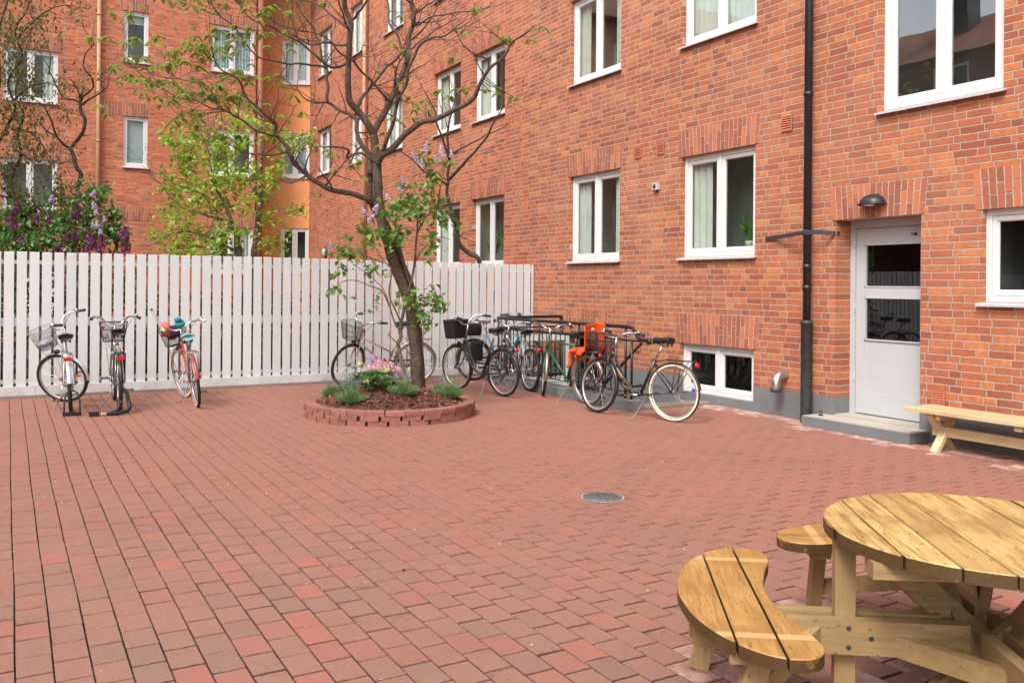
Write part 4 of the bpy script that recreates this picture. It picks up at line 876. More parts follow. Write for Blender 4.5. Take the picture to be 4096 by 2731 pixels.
L1 = [(((1495, 545), (1459, 485), (1408, 423), (1390, 357), (1395, 255), (1402, 153), (1396, 66), (1377, -10), (1360, -120)), ZZ, ZZ-.5, .078, .05),
      (((1495, 545), (1516, 500), (1536, 459), (1566, 403), (1597, 326), (1622, 255), (1640, 178), (1648, 76), (1644, -10), (1650, -140)), ZZ, ZZ+.3, .072, .045),
      (((1520, 640), (1535, 605), (1556, 541), (1576, 449), (1607, 367), (1633, 286), (1668, 194), (1714, 163), (1755, 143), (1800, 120)), ZZ-.05, ZZ-.9, .05, .014),
      (((1512, 655), (1535, 625), (1587, 576), (1638, 530), (1689, 495), (1765, 467), (1826, 434), (1888, 393), (1918, 352), (1935, 310), (1954, 275), (2000, 240), (2036, 184), (2069, 163)), ZZ-.08, ZZ-.8, .07, .02),
      (((1482, 700), (1474, 633), (1449, 576), (1429, 525), (1413, 469), (1357, 449), (1311, 413), (1255, 403), (1204, 378), (1173, 357)), ZZ+.1, ZZ+.9, .06, .012),
      (((1482, 815), (1468, 798), (1398, 775), (1327, 761), (1281, 733), (1229, 700), (1173, 645), (1163, 602), (1112, 541), (1102, 490), (1066, 464), (1031, 429), (1000, 393), (960, 340), (935, 309), (879, 267), (856, 234)), ZZ+.05, ZZ-.9, .062, .012),
      (((1112, 541), (1075, 535), (1029, 524), (973, 486), (935, 468), (889, 449), (823, 426), (772, 402), (716, 393), (664, 370)), ZZ-.45, ZZ-1.0, .028, .007),
      (((935, 468), (900, 440), (865, 416), (842, 365), (804, 337), (739, 323), (700, 300)), ZZ-.7, ZZ-.3, .017, .006),
      (((1163, 610), (1110, 620), (1060, 618), (1000, 615), (930, 590)), ZZ-.3, ZZ-.2, .02, .007),
      (((1311, 413), (1308, 340), (1306, 278), (1291, 245), (1260, 153), (1245, 102), (1204, 51), (1190, -10)), ZZ+.5, ZZ+.9, .036, .018),
      (((1306, 275), (1260, 268), (1219, 260), (1153, 255), (1076, 245), (1000, 190), (940, 120), (880, 60)), ZZ+.5, ZZ-.2, .028, .007),
      (((1425, 430), (1450, 395), (1480, 357), (1536, 291), (1566, 252), (1622, 204), (1668, 175), (1740, 120), (1800, 90)), ZZ+.05, ZZ+1.0, .04, .012),
      (((1562, 408), (1490, 326), (1434, 265), (1403, 235), (1350, 200), (1300, 150), (1240, 130)), ZZ-.02, ZZ-.8, .03, .008),
      (((1622, 255), (1605, 200), (1587, 153), (1566, 92), (1556, 46), (1541, -10)), ZZ+.1, ZZ+.6, .032, .018),
      (((1402, 85), (1425, 60), (1459, 30), (1474, -10)), ZZ-.3, ZZ-.6, .028, .02),
      (((1645, 110), (1689, 92), (1740, 61), (1816, 51), (1898, 51), (1949, 36)), ZZ+.3, ZZ+.1, .022, .007),
      (((1954, 275), (1949, 240), (1893, 219), (1849, 176)), ZZ-.6, ZZ-.9, .018, .009),
      (((2036, 184), (2020, 165), (1995, 145), (1975, 132)), ZZ-.7, ZZ-.8, .014, .010),
      (((1495, 655), (1449, 617), (1393, 628), (1388, 607), (1352, 594), (1320, 596), (1286, 599)), ZZ, ZZ-.6, .03, .016),
      (((1395, 250), (1330, 270), (1250, 210), (1180, 160), (1100, 110), (1020, 90), (950, 20)), ZZ-.2, ZZ-.9, .03, .007),
      (((1396, 180), (1300, 175), (1240, 175), (1150, 130), (1090, 80), (1040, 40), (1000, -20)), ZZ-.3, ZZ+.2, .026, .008),
      (((1640, 165), (1700, 120), (1730, 60), (1760, 0)), ZZ+.3, ZZ+.5, .02, .01),
      (((1400, 120), (1330, 60), (1270, 20), (1200, 0), (1120, -40)), ZZ-.3, ZZ+.3, .024, .008),
      (((1648, 60), (1720, 20), (1790, -30)), ZZ+.3, ZZ+.1, .02, .01)]
for (a, z0, z1, r0, r1) in L1: T.limb(S(*a, z0=z0, z1=z1), r0*.64, max(.006, r1*.6), n=8, wig=.035)
T.sprout(4.2, (.22, .65), 2, .12, .04, only=[i for i in range(3, 27) if i not in (6, 21)], keep=.85)
T.sprout(.9, (.15, .4), 2, .45, .045, only=[6], keep=.8)
T.sprout(4.0, (.3, .75), 3, .2, .05, only=[8, 9, 10, 13, 15, 22, 23, 25], keep=.7)
for (p, d, dep) in T.tips:
    x = p.x; rel = (x-tb.x); vis = p.z
    pr = .48 if rel < -1.9 else (.12 if rel < -1.2 else (.03 if rel < .6 else .08))
    if T.rn.random() < pr*(1 if dep < 2 else .6): tuft(T.lf, p, T.rn, .8+.3*T.rn.random())
# leaf tufts seen along the right limb and low on the trunk
for (x, y) in ((1610, 330), (1640, 390), (1650, 410), (1660, 440), (1700, 400), (1745, 365), (1760, 360), (1790, 385), (1830, 355), (1850, 350), (1868, 350), (1930, 360), (1985, 350), (1990, 375), (2050, 385), (2075, 400), (2010, 145), (2030, 150), (1720, 440), (1650, 470), (1590, 480), (1570, 470), (1540, 530), (1520, 575), (1430, 640), (1420, 660), (1350, 680), (1275, 770), (1440, 700)):
    p = PZ(x, y, ZZ-.3); tuft(T.lf, p, T.rn, 1.0)
    q_ = min((pt for pts, rs in T.limbs for pt in pts), key=lambda c: (c-p).length); T.tw.tube([q_, (q_+p)/2+Vector((0, 0, -.03)), p], [.006, .005, .003], 4)
T.done()
# ---- lilac sapling beside the trunk
def panicle(mb, p, d, L, r, rn, n=70, w=.012):
    d = d.normalized(); o = d.orthogonal().normalized(); b = d.cross(o)
    for i in range(n):
        t_ = rn.random(); a = rn.uniform(0, 6.283); rr = r*(1-t_*.75)*rn.uniform(.6, 1.05); q = p+d*L*t_+(o*math.cos(a)+b*math.sin(a))*rr
        nn = (o*math.cos(a)+b*math.sin(a)+Vector((rn.gauss(0, .4), rn.gauss(0, .4), rn.gauss(0, .4)))).normalized(); t1 = nn.orthogonal().normalized(); t2 = nn.cross(t1); a2 = rn.uniform(0, 3)
        e1 = t1*math.cos(a2)+t2*math.sin(a2); e2 = nn.cross(e1); mb.add([q+e1*w, q+e2*w, q-e1*w, q-e2*w], [(0, 1, 2, 3)])
def cluster(T, x, y, z, r, n, s=.075, hang=.5, kind=1, squash=1.0, zr=None):
    c = PZ(x, y, z); rn = T.rn; R_ = r/f_px*z; zr = zr or R_
    for i in range(n):
        q = Vector((rn.gauss(0, .5), rn.gauss(0, .5), rn.gauss(0, .5)))
        p = c+rt*q.x*R_+fwd*q.y*zr+Vector((0, 0, 1))*q.z*R_*squash
        a = rn.uniform(0, 6.283); d = Vector((math.cos(a), math.sin(a), -hang+rn.gauss(0, .4)))
        T.lf.leaf(p, d, Vector((rn.gauss(0, .3), rn.gauss(0, .3), 1)), s*rn.uniform(.6, 1.15), s*rn.uniform(.5, .9), kind)
    return c
ZL = 11.2; lb_ = PZ(1630, 1537, ZL)
T = Tree('lilac_sapling', 'slender lilac sapling with heart-shaped leaves twined around the tree trunk', 'lilac', (lb_.x, lb_.y, .2), M['barkgrey'], M['lilac'], 12)
for (a, z0, z1, r0, r1) in [(((1632, 1560), (1628, 1530), (1613, 1452), (1597, 1401), (1592, 1375), (1601, 1353), (1600, 1315), (1612, 1260), (1618, 1215), (1640, 1140), (1655, 1080), (1665, 990), (1672, 900), (1690, 800), (1720, 740)), ZL, ZL+.3, .034, .009),
     (((1612, 1295), (1590, 1260), (1562, 1200), (1558, 1140), (1560, 1080), (1535, 1040), (1500, 980)), ZL, ZL-.2, .014, .006),
     (((1597, 1390), (1580, 1370), (1553, 1345), (1560, 1330)), ZL, ZL-.2, .01, .005), (((1600, 1320), (1575, 1290), (1555, 1230), (1540, 1190), (1520, 1160), (1470, 1135), (1420, 1120), (1370, 1125), (1330, 1160)), ZL, ZL-.4, .012, .004),
     (((1560, 1230), (1535, 1160), (1500, 1120), (1450, 1080), (1420, 1060)), ZL-.1, ZL+.2, .008, .003), (((1535, 1050), (1480, 1030), (1430, 1000), (1380, 985), (1340, 975)), ZL-.1, ZL-.2, .01, .004),
     (((1618, 1215), (1650, 1200), (1700, 1190), (1740, 1200), (1760, 1220)), ZL, ZL-.5, .01, .004), (((1670, 930), (1700, 880), (1740, 830), (1760, 760), (1770, 700), (1765, 640)), ZL+.2, ZL+.1, .012, .004),
     (((1655, 1060), (1690, 1000), (1740, 960), (1780, 950), (1800, 960)), ZL+.2, ZL+.1, .009, .003), (((1640, 1140), (1600, 1000), (1580, 900), (1600, 800), (1640, 740)), ZL+.2, ZL+.5, .012, .004), (((1690, 820), (1660, 760), (1620, 730)), ZL+.2, ZL+.2, .007, .003)]:
    T.limb(S(*a, z0=z0, z1=z1), r0, r1, n=8, wig=.02)
for (x, y, r, n) in [(1672, 1205, 55, 26), (1640, 1180, 40, 12), (1720, 1190, 50, 26), (1755, 1210, 36, 22), (1700, 1260, 45, 20), (1688, 1290, 30, 7), (1712, 1310, 20, 4), (1360, 1005, 45, 24), (1400, 1020, 40, 16), (1365, 1075, 35, 14), (1330, 1160, 36, 11), (1440, 1000, 35, 10), (1480, 1080, 35, 12), (1490, 1225, 22, 3), (1430, 1195, 14, 2), (1510, 1180, 22, 5), (1590, 1210, 26, 6), (1545, 1085, 26, 6),
                     (1480, 930, 45, 16), (1510, 950, 50, 24), (1470, 900, 40, 16), (1560, 920, 60, 34), (1600, 940, 50, 30), (1560, 840, 50, 24), (1600, 830, 55, 34), (1640, 810, 55, 40), (1690, 830, 50, 34), (1740, 860, 45, 28), (1700, 760, 45, 24), (1760, 800, 36, 16), (1740, 720, 36, 16), (1790, 880, 30, 12), (1820, 900, 24, 6), (1715, 960, 45, 18), (1740, 970, 30, 10), (1700, 1010, 30, 8), (1700, 1045, 18, 3), (1695, 620, 36, 12), (1720, 650, 32, 12), (1780, 650, 26, 8), (1735, 690, 24, 7), (1640, 730, 30, 8), (1600, 740, 26, 5), (1390, 960, 30, 8)]:
    cluster(T, x, y, ZL-.12+T.rn.uniform(-.15, .25), r, int(n*1.35), .092, .6)
for (x, y, sz) in ((1699, 600, 1.2), (1672, 640, 1.2), (1690, 655, .8), (1768, 615, 1.3), (1760, 640, 1), (1806, 617, .8), (1615, 730, 1), (1622, 750, .8), (1605, 760, .7), (1554, 789, .8), (1461, 845, 1.1), (1496, 836, 1.1), (1470, 873, 1), (1330, 985, .8)):
    fl = MB(); panicle(fl, PZ(x, y+12, ZL-.15), Vector((T.rn.gauss(0, .5), T.rn.gauss(0, .5), 1)), .12*sz, .042*sz, T.rn, int(90*sz), .010); fl.build('flower_panicle', M['mauve'], T.t, inv=T.inv)
T.done()
# ---- thin dark tree behind the fence
tb2 = PZ(1917, 1051, 16.6)
T = Tree('thin_tree', 'thin dark crooked tree behind the fence in front of the right wing windows', 'tree', (tb2.x, tb2.y, 0), M['barkdark'], M['tuft'], 22)
T.limb([Vector((tb2.x+.75, tb2.y+.1, -.02)), Vector((tb2.x+.5, tb2.y, .9))]+S((1917, 1051), (1880, 1015), (1842, 985), (1833, 950), (1823, 906), (1805, 850), (1795, 800), (1790, 770), (1792, 714), (1790, 700), (1798, 650), (1791, 587), (1790, 530), (1800, 480), z0=16.6), .05, .018, n=9)
T.limb(S((1791, 720), (1820, 690), (1857, 648), (1900, 610), (1940, 560), (1965, 510), (1990, 470), (2010, 430), z0=16.6, z1=16), .035, .008)
T.limb(S((1795, 620), (1840, 600), (1880, 575), (1930, 550), (1990, 520), (2030, 500), z0=16.6, z1=17), .02, .006)
T.limb(S((1798, 640), (1770, 560), (1750, 500), (1740, 440), (1690, 350), z0=16.6, z1=16.2), .025, .007)
T.limb(S((1790, 740), (1750, 710), (1700, 690), (1650, 640), (1600, 600), z0=16.6, z1=16.2), .025, .007)
T.sprout(1.7, (.3, .8), 2, .3, .04, keep=.7); T.done()
# ---- crab-apple like tree at the far left
tb3 = PZ(170, 1060, 15.2)
T = Tree('bronze_leaved_tree', 'dark tree with drooping bronze leaves at the far left edge', 'tree', (tb3.x, tb3.y, 0), M['barkdark'], M['brownleaf'], 31)
T.limb([Vector((tb3.x+.2, tb3.y, -.02))]+S((170, 1060), (143, 1001), (118, 930), (95, 880), (75, 830), (45, 765), (20, 700), (-20, 640), (-60, 560), z0=15.2), .055, .045, n=10)
T.limb(S((40, 750), (50, 690), (80, 620), (70, 540), (90, 460), (60, 380), (80, 300), z0=15.2, z1=14.8), .03, .01)
T.limb(S((-30, 620), (20, 520), (60, 430), (30, 330), (90, 230), (60, 130), (100, 60), z0=15.2, z1=14.6), .03, .01)
T.limb(S((-40, 600), (-20, 450), (0, 300), (-10, 150), (30, 0), z0=15.2, z1=15.2), .035, .015)
T.limb(S((60, 400), (120, 350), (190, 330), (230, 350), z0=14.9, z1=14.6), .02, .005); T.limb(S((70, 160), (130, 90), (200, 40), (260, 25), z0=14.6, z1=14.4), .02, .005)
T.limb(S((80, 520), (130, 540), (180, 600), (210, 640), z0=15, z1=14.8), .018, .005); T.limb(S((60, 600), (120, 640), (190, 700), (240, 740), z0=15, z1=14.7), .016, .004)
T.sprout(2.6, (.3, .8), 2, .1, .06, upb=-.03)
for (p, d, dep) in T.tips:
    for k in range(T.rn.randint(4, 9)): T.lf.leaf(p+Vector([T.rn.gauss(0, .07) for _ in range(3)]), Vector((T.rn.gauss(0, .6), T.rn.gauss(0, .6), -1)), Vector((T.rn.gauss(0, 1), T.rn.gauss(0, 1), .5)), T.rn.uniform(.05, .085), .03)
for (x, y, r, n) in [(60, 60, 130, 200), (40, 200, 100, 170), (110, 330, 70, 90), (60, 300, 60, 80), (30, 420, 70, 90), (50, 540, 90, 150), (110, 590, 80, 110), (170, 640, 60, 60), (200, 700, 50, 45), (30, 680, 60, 60), (190, 60, 60, 40), (255, 25, 30, 22), (90, 450, 60, 60), (260, 745, 22, 12), (200, 640, 40, 30), (150, 380, 40, 35)]:
    cluster(T, x, y, 14.9, r, n, .075, 1.1, 0, 1.1, .45)
T.done()
# ---- bare angular tree left
tb4 = PZ(295, 1010, 16.2)
T = Tree('bare_tree', 'bare angular dark tree between the lilac and the tan downpipe', 'tree', (tb4.x, tb4.y, 0), M['barkdark'], M['tuft'], 41)
T.limb([Vector((tb4.x, tb4.y, -.02))]+S((295, 1010), (298, 918), (302, 850), (309, 769), (324, 704), (312, 680), (298, 640), (286, 608), (290, 590), (333, 519), (340, 480), (324, 448), (323, 412), (325, 395), z0=16.2), .045, .028, n=9)
T.limb(S((288, 600), (238, 561), (215, 520), (196, 465), (170, 420), (120, 390), z0=16.2, z1=15.8), .026, .007)
T.limb(S((323, 412), (299, 402), (253, 388), (224, 337), (201, 299), (190, 260), (150, 200), z0=16.2, z1=16.5), .022, .006)
T.limb(S((325, 400), (337, 383), (369, 346), (360, 300), (337, 271), (345, 215), (374, 168), (340, 120), z0=16.2, z1=15.7), .022, .006)
T.limb(S((330, 420), (360, 395), (400, 370), (430, 345), (438, 300), z0=16.2, z1=16.4), .022, .006)
T.limb(S((222, 540), (180, 520), (140, 470), (110, 420), z0=16, z1=15.9), .018, .005); T.limb(S((196, 300), (200, 220), (180, 160), (160, 130), z0=16.4, z1=16.6), .015, .005)
T.sprout(2.4, (.25, .6), 2, .15, .04, keep=.7); T.done()
# ---- fresh green shrub-tree
tb5 = PZ(1012, 1060, 16.4)
T = Tree('green_leaved_tree', 'young tree with bright fresh green leaves behind the middle of the fence', 'tree', (tb5.x, tb5.y, 0), M['barkgrey'], M['green'], 51)
T.limb([Vector((tb5.x-.1, tb5.y, -.02))]+S((1012, 1060), (1020, 980), (1028, 906), (1040, 830), (1043, 769), (1040, 700), (1050, 620), (1060, 540), (1050, 470), z0=16.4), .06, .015, n=9)
T.limb([Vector((tb5.x-.25, tb5.y-.2, -.02))]+S((960, 1050), (955, 980), (930, 900), (905, 830), (870, 760), (850, 690), (830, 600), (800, 520), z0=16.1, z1=15.8), .05, .010)
T.limb(S((940, 930), (890, 880), (820, 860), (750, 840), (690, 800), (650, 740), z0=16.1, z1=15.8), .026, .006); T.limb(S((935, 1000), (860, 960), (780, 930), (700, 930), (640, 960), z0=16.1, z1=15.7), .024, .006)
T.limb(S((1042, 800), (1000, 740), (950, 680), (920, 600), (900, 520), z0=16.4, z1=16.8), .03, .007); T.limb(S((1045, 760), (1090, 800), (1130, 850), (1180, 840), (1210, 830), z0=16.4, z1=16), .016, .004)
T.limb(S((905, 830), (840, 800), (770, 760), (700, 740), (660, 700), z0=16, z1=15.9), .02, .005); T.limb(S((1050, 620), (1100, 590), (1140, 560), (1200, 545), z0=16.4, z1=16), .016, .004)
T.sprout(1.6, (.25, .6), 2, .2, .03, keep=.7)
for (x, y, r, n) in [(700, 545, 60, 40), (740, 590, 50, 40), (780, 540, 40, 30), (660, 560, 30, 16), (760, 630, 60, 50), (830, 600, 50, 40), (880, 560, 50, 34), (920, 620, 60, 50), (970, 560, 50, 34), (940, 480, 60, 40), (1010, 470, 50, 30), (1080, 520, 50, 30), (1130, 560, 50, 34), (1180, 570, 40, 24), (1230, 545, 30, 14), (880, 700, 70, 60), (940, 720, 70, 60), (1000, 690, 60, 40), (820, 730, 60, 44), (760, 740, 50, 34), (680, 720, 50, 30), (650, 750, 30, 14), (720, 790, 55, 36), (790, 810, 60, 46), (860, 830, 60, 44), (920, 800, 60, 46), (990, 800, 50, 30), (1060, 780, 40, 22), (1090, 720, 40, 22), (660, 850, 50, 26), (720, 880, 60, 44), (620, 930, 36, 18), (670, 950, 50, 34), (750, 960, 60, 50), (820, 930, 50, 34), (880, 960, 60, 44), (940, 920, 60, 40), (790, 1010, 60, 44), (700, 1010, 50, 30), (860, 1020, 50, 34), (920, 1010, 50, 30), (1080, 880, 50, 26), (1120, 960, 50, 30), (1060, 960, 50, 30), (1180, 840, 36, 18), (1210, 830, 24, 10), (1110, 680, 40, 20), (1120, 640, 30, 16), (730, 680, 46, 26), (700, 640, 34, 14)]:
    cluster(T, x, y, 16.1+T.rn.uniform(-.4, .4), r*1.0, int(n*1.55), .12, .55, 0)
T.done()
# ---- purple lilac bush
tb6 = PZ(250, 1100, 14.9)
T = Tree('purple_lilac_bush', 'dense dark green lilac bush with magenta and mauve panicles over the fence at the left', 'lilac bush', (tb6.x, tb6.y, 0), M['barkgrey'], M['lilacd'], 61)
for (x, y) in ((40, 900), (160, 850), (260, 830), (360, 800), (430, 830), (480, 930), (100, 960), (330, 950), (-60, 900)):
    p = PZ(x, y, 14.9); T.limb([Vector((tb6.x+T.rn.uniform(-.3, .3), tb6.y+T.rn.uniform(-.2, .2), -.02)), Vector(((tb6.x+p.x)/2, (tb6.y+p.y)/2, 1.0)), p], .03, .008, n=6)
for (x, y, r, n) in [(30, 940, 90, 110), (60, 870, 80, 90), (130, 900, 80, 100), (210, 880, 70, 90), (280, 870, 70, 90), (350, 860, 60, 80), (330, 800, 60, 60), (390, 790, 45, 36), (430, 760, 30, 16), (370, 760, 40, 28), (440, 850, 40, 34), (450, 910, 50, 54), (400, 930, 60, 80), (300, 950, 70, 100), (200, 970, 80, 120), (100, 980, 80, 120), (20, 1000, 80, 110), (480, 960, 34, 28), (250, 800, 40, 26), (220, 770, 30, 16), (500, 925, 22, 10), (120, 840, 40, 30), (-60, 900, 120, 120)]:
    cluster(T, x, y, 14.9+T.rn.uniform(-.3, .3), r, int(n*1.8), .10, .6)
for x in range(-260, 620, 60):
    for y in (1080, 1180, 1280): cluster(T, x, y, 14.9+T.rn.uniform(-.2, .4), 75, 42, .09, .6)
for (x, y, s_) in ((50, 850, 1.2), (40, 880, 1.3), (60, 905, 1), (75, 830, 1), (140, 875, .9), (75, 960, .9), (200, 880, .8), (315, 860, 1), (320, 835, .8), (300, 800+60, .7), (270, 940, 1), (310, 950, 1.3), (335, 1000, 1.4), (365, 960, 1.3), (370, 985, 1.2), (410, 970, 1.2), (480, 935, 1.2), (495, 955, 1.2), (500, 1000, 1.3), (480, 1005, 1), (260, 1000, 1), (220, 1005, 1), (400, 1005, 1)): fa = MB(); panicle(fa, PZ(x, y+15, 14.5), Vector((T.rn.gauss(0, .4), T.rn.gauss(0, .4), 1)), .17*s_, .07*s_, T.rn, int(120*s_), .015); fa.build('purple_panicle', M['purple'], T.t, inv=T.inv)
for (x, y, s_) in ((205, 790, 1), (370, 775, 1.1), (380, 820, 1.1), (385, 845, 1), (395, 895, 1.2), (375, 895, .9), (405, 925, 1), (420, 870, .8)): fb = MB(); panicle(fb, PZ(x, y+15, 14.5), Vector((T.rn.gauss(0, .4), T.rn.gauss(0, .4), 1)), .11*s_, .055*s_, T.rn, int(90*s_), .013); fb.build('mauve_panicle', M['mauve'], T.t, inv=T.inv)
T.done()
# ------------------------------------------------------------------ bicycles
def paint(name, c, rough=.28, chips=None, metal=0):
    q = NT(name); n = q.noise(30, 4, q.objc(), .7)
    cc = q.mix(q.mapr(n, .35, .7, 0, .2), c, tuple(x*.7 for x in c))
    if chips: cc = q.mix(q.mapr(q.noise(22, 4, q.objc(), .7), .60, .64, 0, 1), cc, chips)
    q.col(cc); q.b.inputs['Roughness'].default_value = rough; q.b.inputs['Metallic'].default_value = metal; q.b.inputs['Coat Weight'].default_value = .3; return q.mat
B = dict(black=paint('bike_black_paint', (.012, .012, .014)), white=paint('bike_white_paint', (.66, .66, .70)), red=paint('bike_red_paint', (.36, .05, .04), .38, (.60, .45, .40)),
         beige=paint('bike_champagne_paint', (.42, .33, .24), .3, None, .3), green=paint('bike_green_paint', (.012, .09, .035), .35), blue=paint('bike_pale_blue_paint', (.16, .34, .46), .3),
         silver=paint('bike_silver_paint', (.50, .50, .52), .3, None, .7), chrome=simple('bike_chrome', (.62, .62, .62), .18, 1, .1, 30), rusty=simple('bike_tarnished_chrome', (.40, .32, .27), .35, .8, .4, 60),
         tyre=simple('tyre_rubber', (.018, .017, .017), .8, 0, .3), cream=simple('cream_tyre_wall', (.72, .60, .45), .7, 0, .08), tan=simple('dusty_tyre_wall', (.26, .20, .14), .8, 0, .15), grip=simple('grip_rubber', (.022, .022, .024), .6), greyw=simple('wheel_alloy', (.52, .52, .53), .35, .7, .1),
         saddle=simple('saddle_vinyl', (.016, .016, .018), .42, 0, .2), ltblue=simple('pale_blue_saddle_cloth', (.22, .42, .48), .9, 0, .15), navy=simple('navy_saddle_cover', (.022, .02, .06), .8), plast=simple('black_plastic', (.014, .014, .015), .4), bag=simple('silver_plastic_bag', (.55, .55, .58), .3, .3, .3, 40),
         redl=simple('red_reflector', (.55, .012, .02), .18, 0, .1), amber=simple('amber_reflector', (.75, .22, .01), .25), orange=simple('orange_seat_plastic', (.80, .10, .012), .35, 0, .05), wicker=simple('black_wicker', (.02, .019, .018), .65, 0, .4, 60), wire=simple('wire_basket', (.25, .25, .27), .4, .6), wireb=simple('black_wire_basket', (.03, .03, .033), .5), ivory=simple('ivory_grip', (.62, .58, .48), .5),
         rust=simple('rusty_chain', (.13, .07, .04), .8, .3, .3), gold=simple('gold_decal', (.62, .45, .2), .4), whited=simple('white_decal', (.7, .7, .7), .5), tag=simple('plaster_grey_hub', (.3, .29, .28), .5, .7))
def text_mesh(s, size, mat, name, parent, M4, ext=.0008):
    cu = bpy.data.curves.new(name, 'FONT'); cu.body = s; cu.size = size; cu.extrude = ext; cu.align_x = 'CENTER'; cu.align_y = 'CENTER'; cu.resolution_u = 2
    o = bpy.data.objects.new('tmp_text', cu); COL.objects.link(o); dg = bpy.context.evaluated_depsgraph_get(); me = bpy.data.meshes.new_from_object(o.evaluated_get(dg))
    bpy.data.objects.remove(o); me.name = name; me.materials.clear(); me.materials.append(mat); n = bpy.data.objects.new(name, me); COL.objects.link(n); n.parent = parent; n.matrix_local = M4; return n
def wheel(par, name, c, Rw, side, tw=.020, rimm='greyw', seed=0, T=None, drum=.02, refl=False):
    """side = local matrix (rotation) applied to the wheel built in the xz plane"""
    T = T or Matrix.Identity(4); cc = Vector(c)
    def mb(): m = MB(); m.m = T @ Matrix.Translation(cc); return m
    n = 44; ty = mb(); rr = Rw-tw
    ty.tube([(rr*math.cos(2*math.pi*i/n), 0, rr*math.sin(2*math.pi*i/n)) for i in range(n)], tw, 10, closed=True)
    rim = mb(); r1, r0 = rr-tw*.55, rr-tw*.55-.018
    prof = [(r1, -.0125), (r0, -.010), (r0-.003, 0), (r0, .010), (r1, .0125)]
    vs = []; fs = []
    for i in range(n):
        a = 2*math.pi*i/n
        for (r, y) in prof: vs.append((r*math.cos(a), y, r*math.sin(a)))
    k = len(prof)
    for i in range(n):
        j = (i+1) % n
        for q in range(k-1): fs.append((i*k+q, i*k+q+1, j*k+q+1, j*k+q))
    rim.add(vs, fs, True); w_ = rim.build(name, B[rimm], par)
    ty.build('tyre', B['tyre'], w_)
    if side:
        wl_ = mb()
        for sg in (-1, 1):
            vs = []; fs = []
            for i in range(n):
                a = 2*math.pi*i/n
                for (r, y) in ((rr-tw*.62, tw*.86), (rr-tw*.1, tw*1.04), (rr+tw*.42, tw*.95)): vs.append((r*math.cos(a), sg*y, r*math.sin(a)))
            for i in range(n):
                j = (i+1) % n
                for q in range(2): fs.append((i*3+q, i*3+q+1, j*3+q+1, j*3+q))
            wl_.add(vs, fs, True)
        wl_.build('tyre_wall', B[side], w_)
    sp = mb(); rn = random.Random(seed)
    for i in range(32):
        a = 2*math.pi*i/32; sg = 1 if i % 2 else -1; b = a+(.55 if (i//2) % 2 else -.55)
        sp.tube([(.022*math.cos(b), .028*sg, .022*math.sin(b)), ((r0)*math.cos(a), 0, (r0)*math.sin(a))], .0012, 3, cap=False)
    sp.build('spokes', B['chrome'], w_)
    hb = mb(); hb.lathe([(0, -.05), (.008, -.05), (.008, -.034), (.028, -.032), (.028, -.026), (drum, -.024), (drum, .024), (.028, .026), (.028, .032), (.008, .034), (.008, .05), (0, .05)], 14, (0, 0, 0), (0, 1, 0)); hb.build('hub', B['tag'], w_)
    if refl:
        rf = mb(); a = refl; rf.bar((.19*math.cos(a), .012, .19*math.sin(a)), (.27*math.cos(a), .012, .27*math.sin(a)), .008, .028, (0, 0, 1)); rf.build('spoke_reflector', B['amber'], w_)
    return w_
def fender(par, c, Rw, a0, a1, mat, T=None, w_=.024, name='mudguard'):
    T = T or Matrix.Identity(4); m = MB(); m.m = T @ Matrix.Translation(Vector(c)); n = 26; prof = [(-w_, -.016), (-w_*.75, -.004), (0, 0), (w_*.75, -.004), (w_, -.016)]; vs = []; fs = []
    for i in range(n+1):
        a = R(a0+(a1-a0)*i/n)
        for (y, d) in prof: r = Rw+.014+d; vs.append((r*math.cos(a), y, r*math.sin(a)))
    for i in range(n):
        for q in range(4): fs.append((i*5+q, i*5+q+1, (i+1)*5+q+1, (i+1)*5+q))
    m.add(vs, fs, True)
    for e in (a0, a1):
        if R(e) > 2.6 or e < 30:
            a = R(e); 
            for sg in (-1, 1): m.tube([((Rw+.01)*math.cos(a), sg*w_, (Rw+.01)*math.sin(a)), (0, sg*.045, 0)], .0022, 4)
    return m.build(name, mat, par)
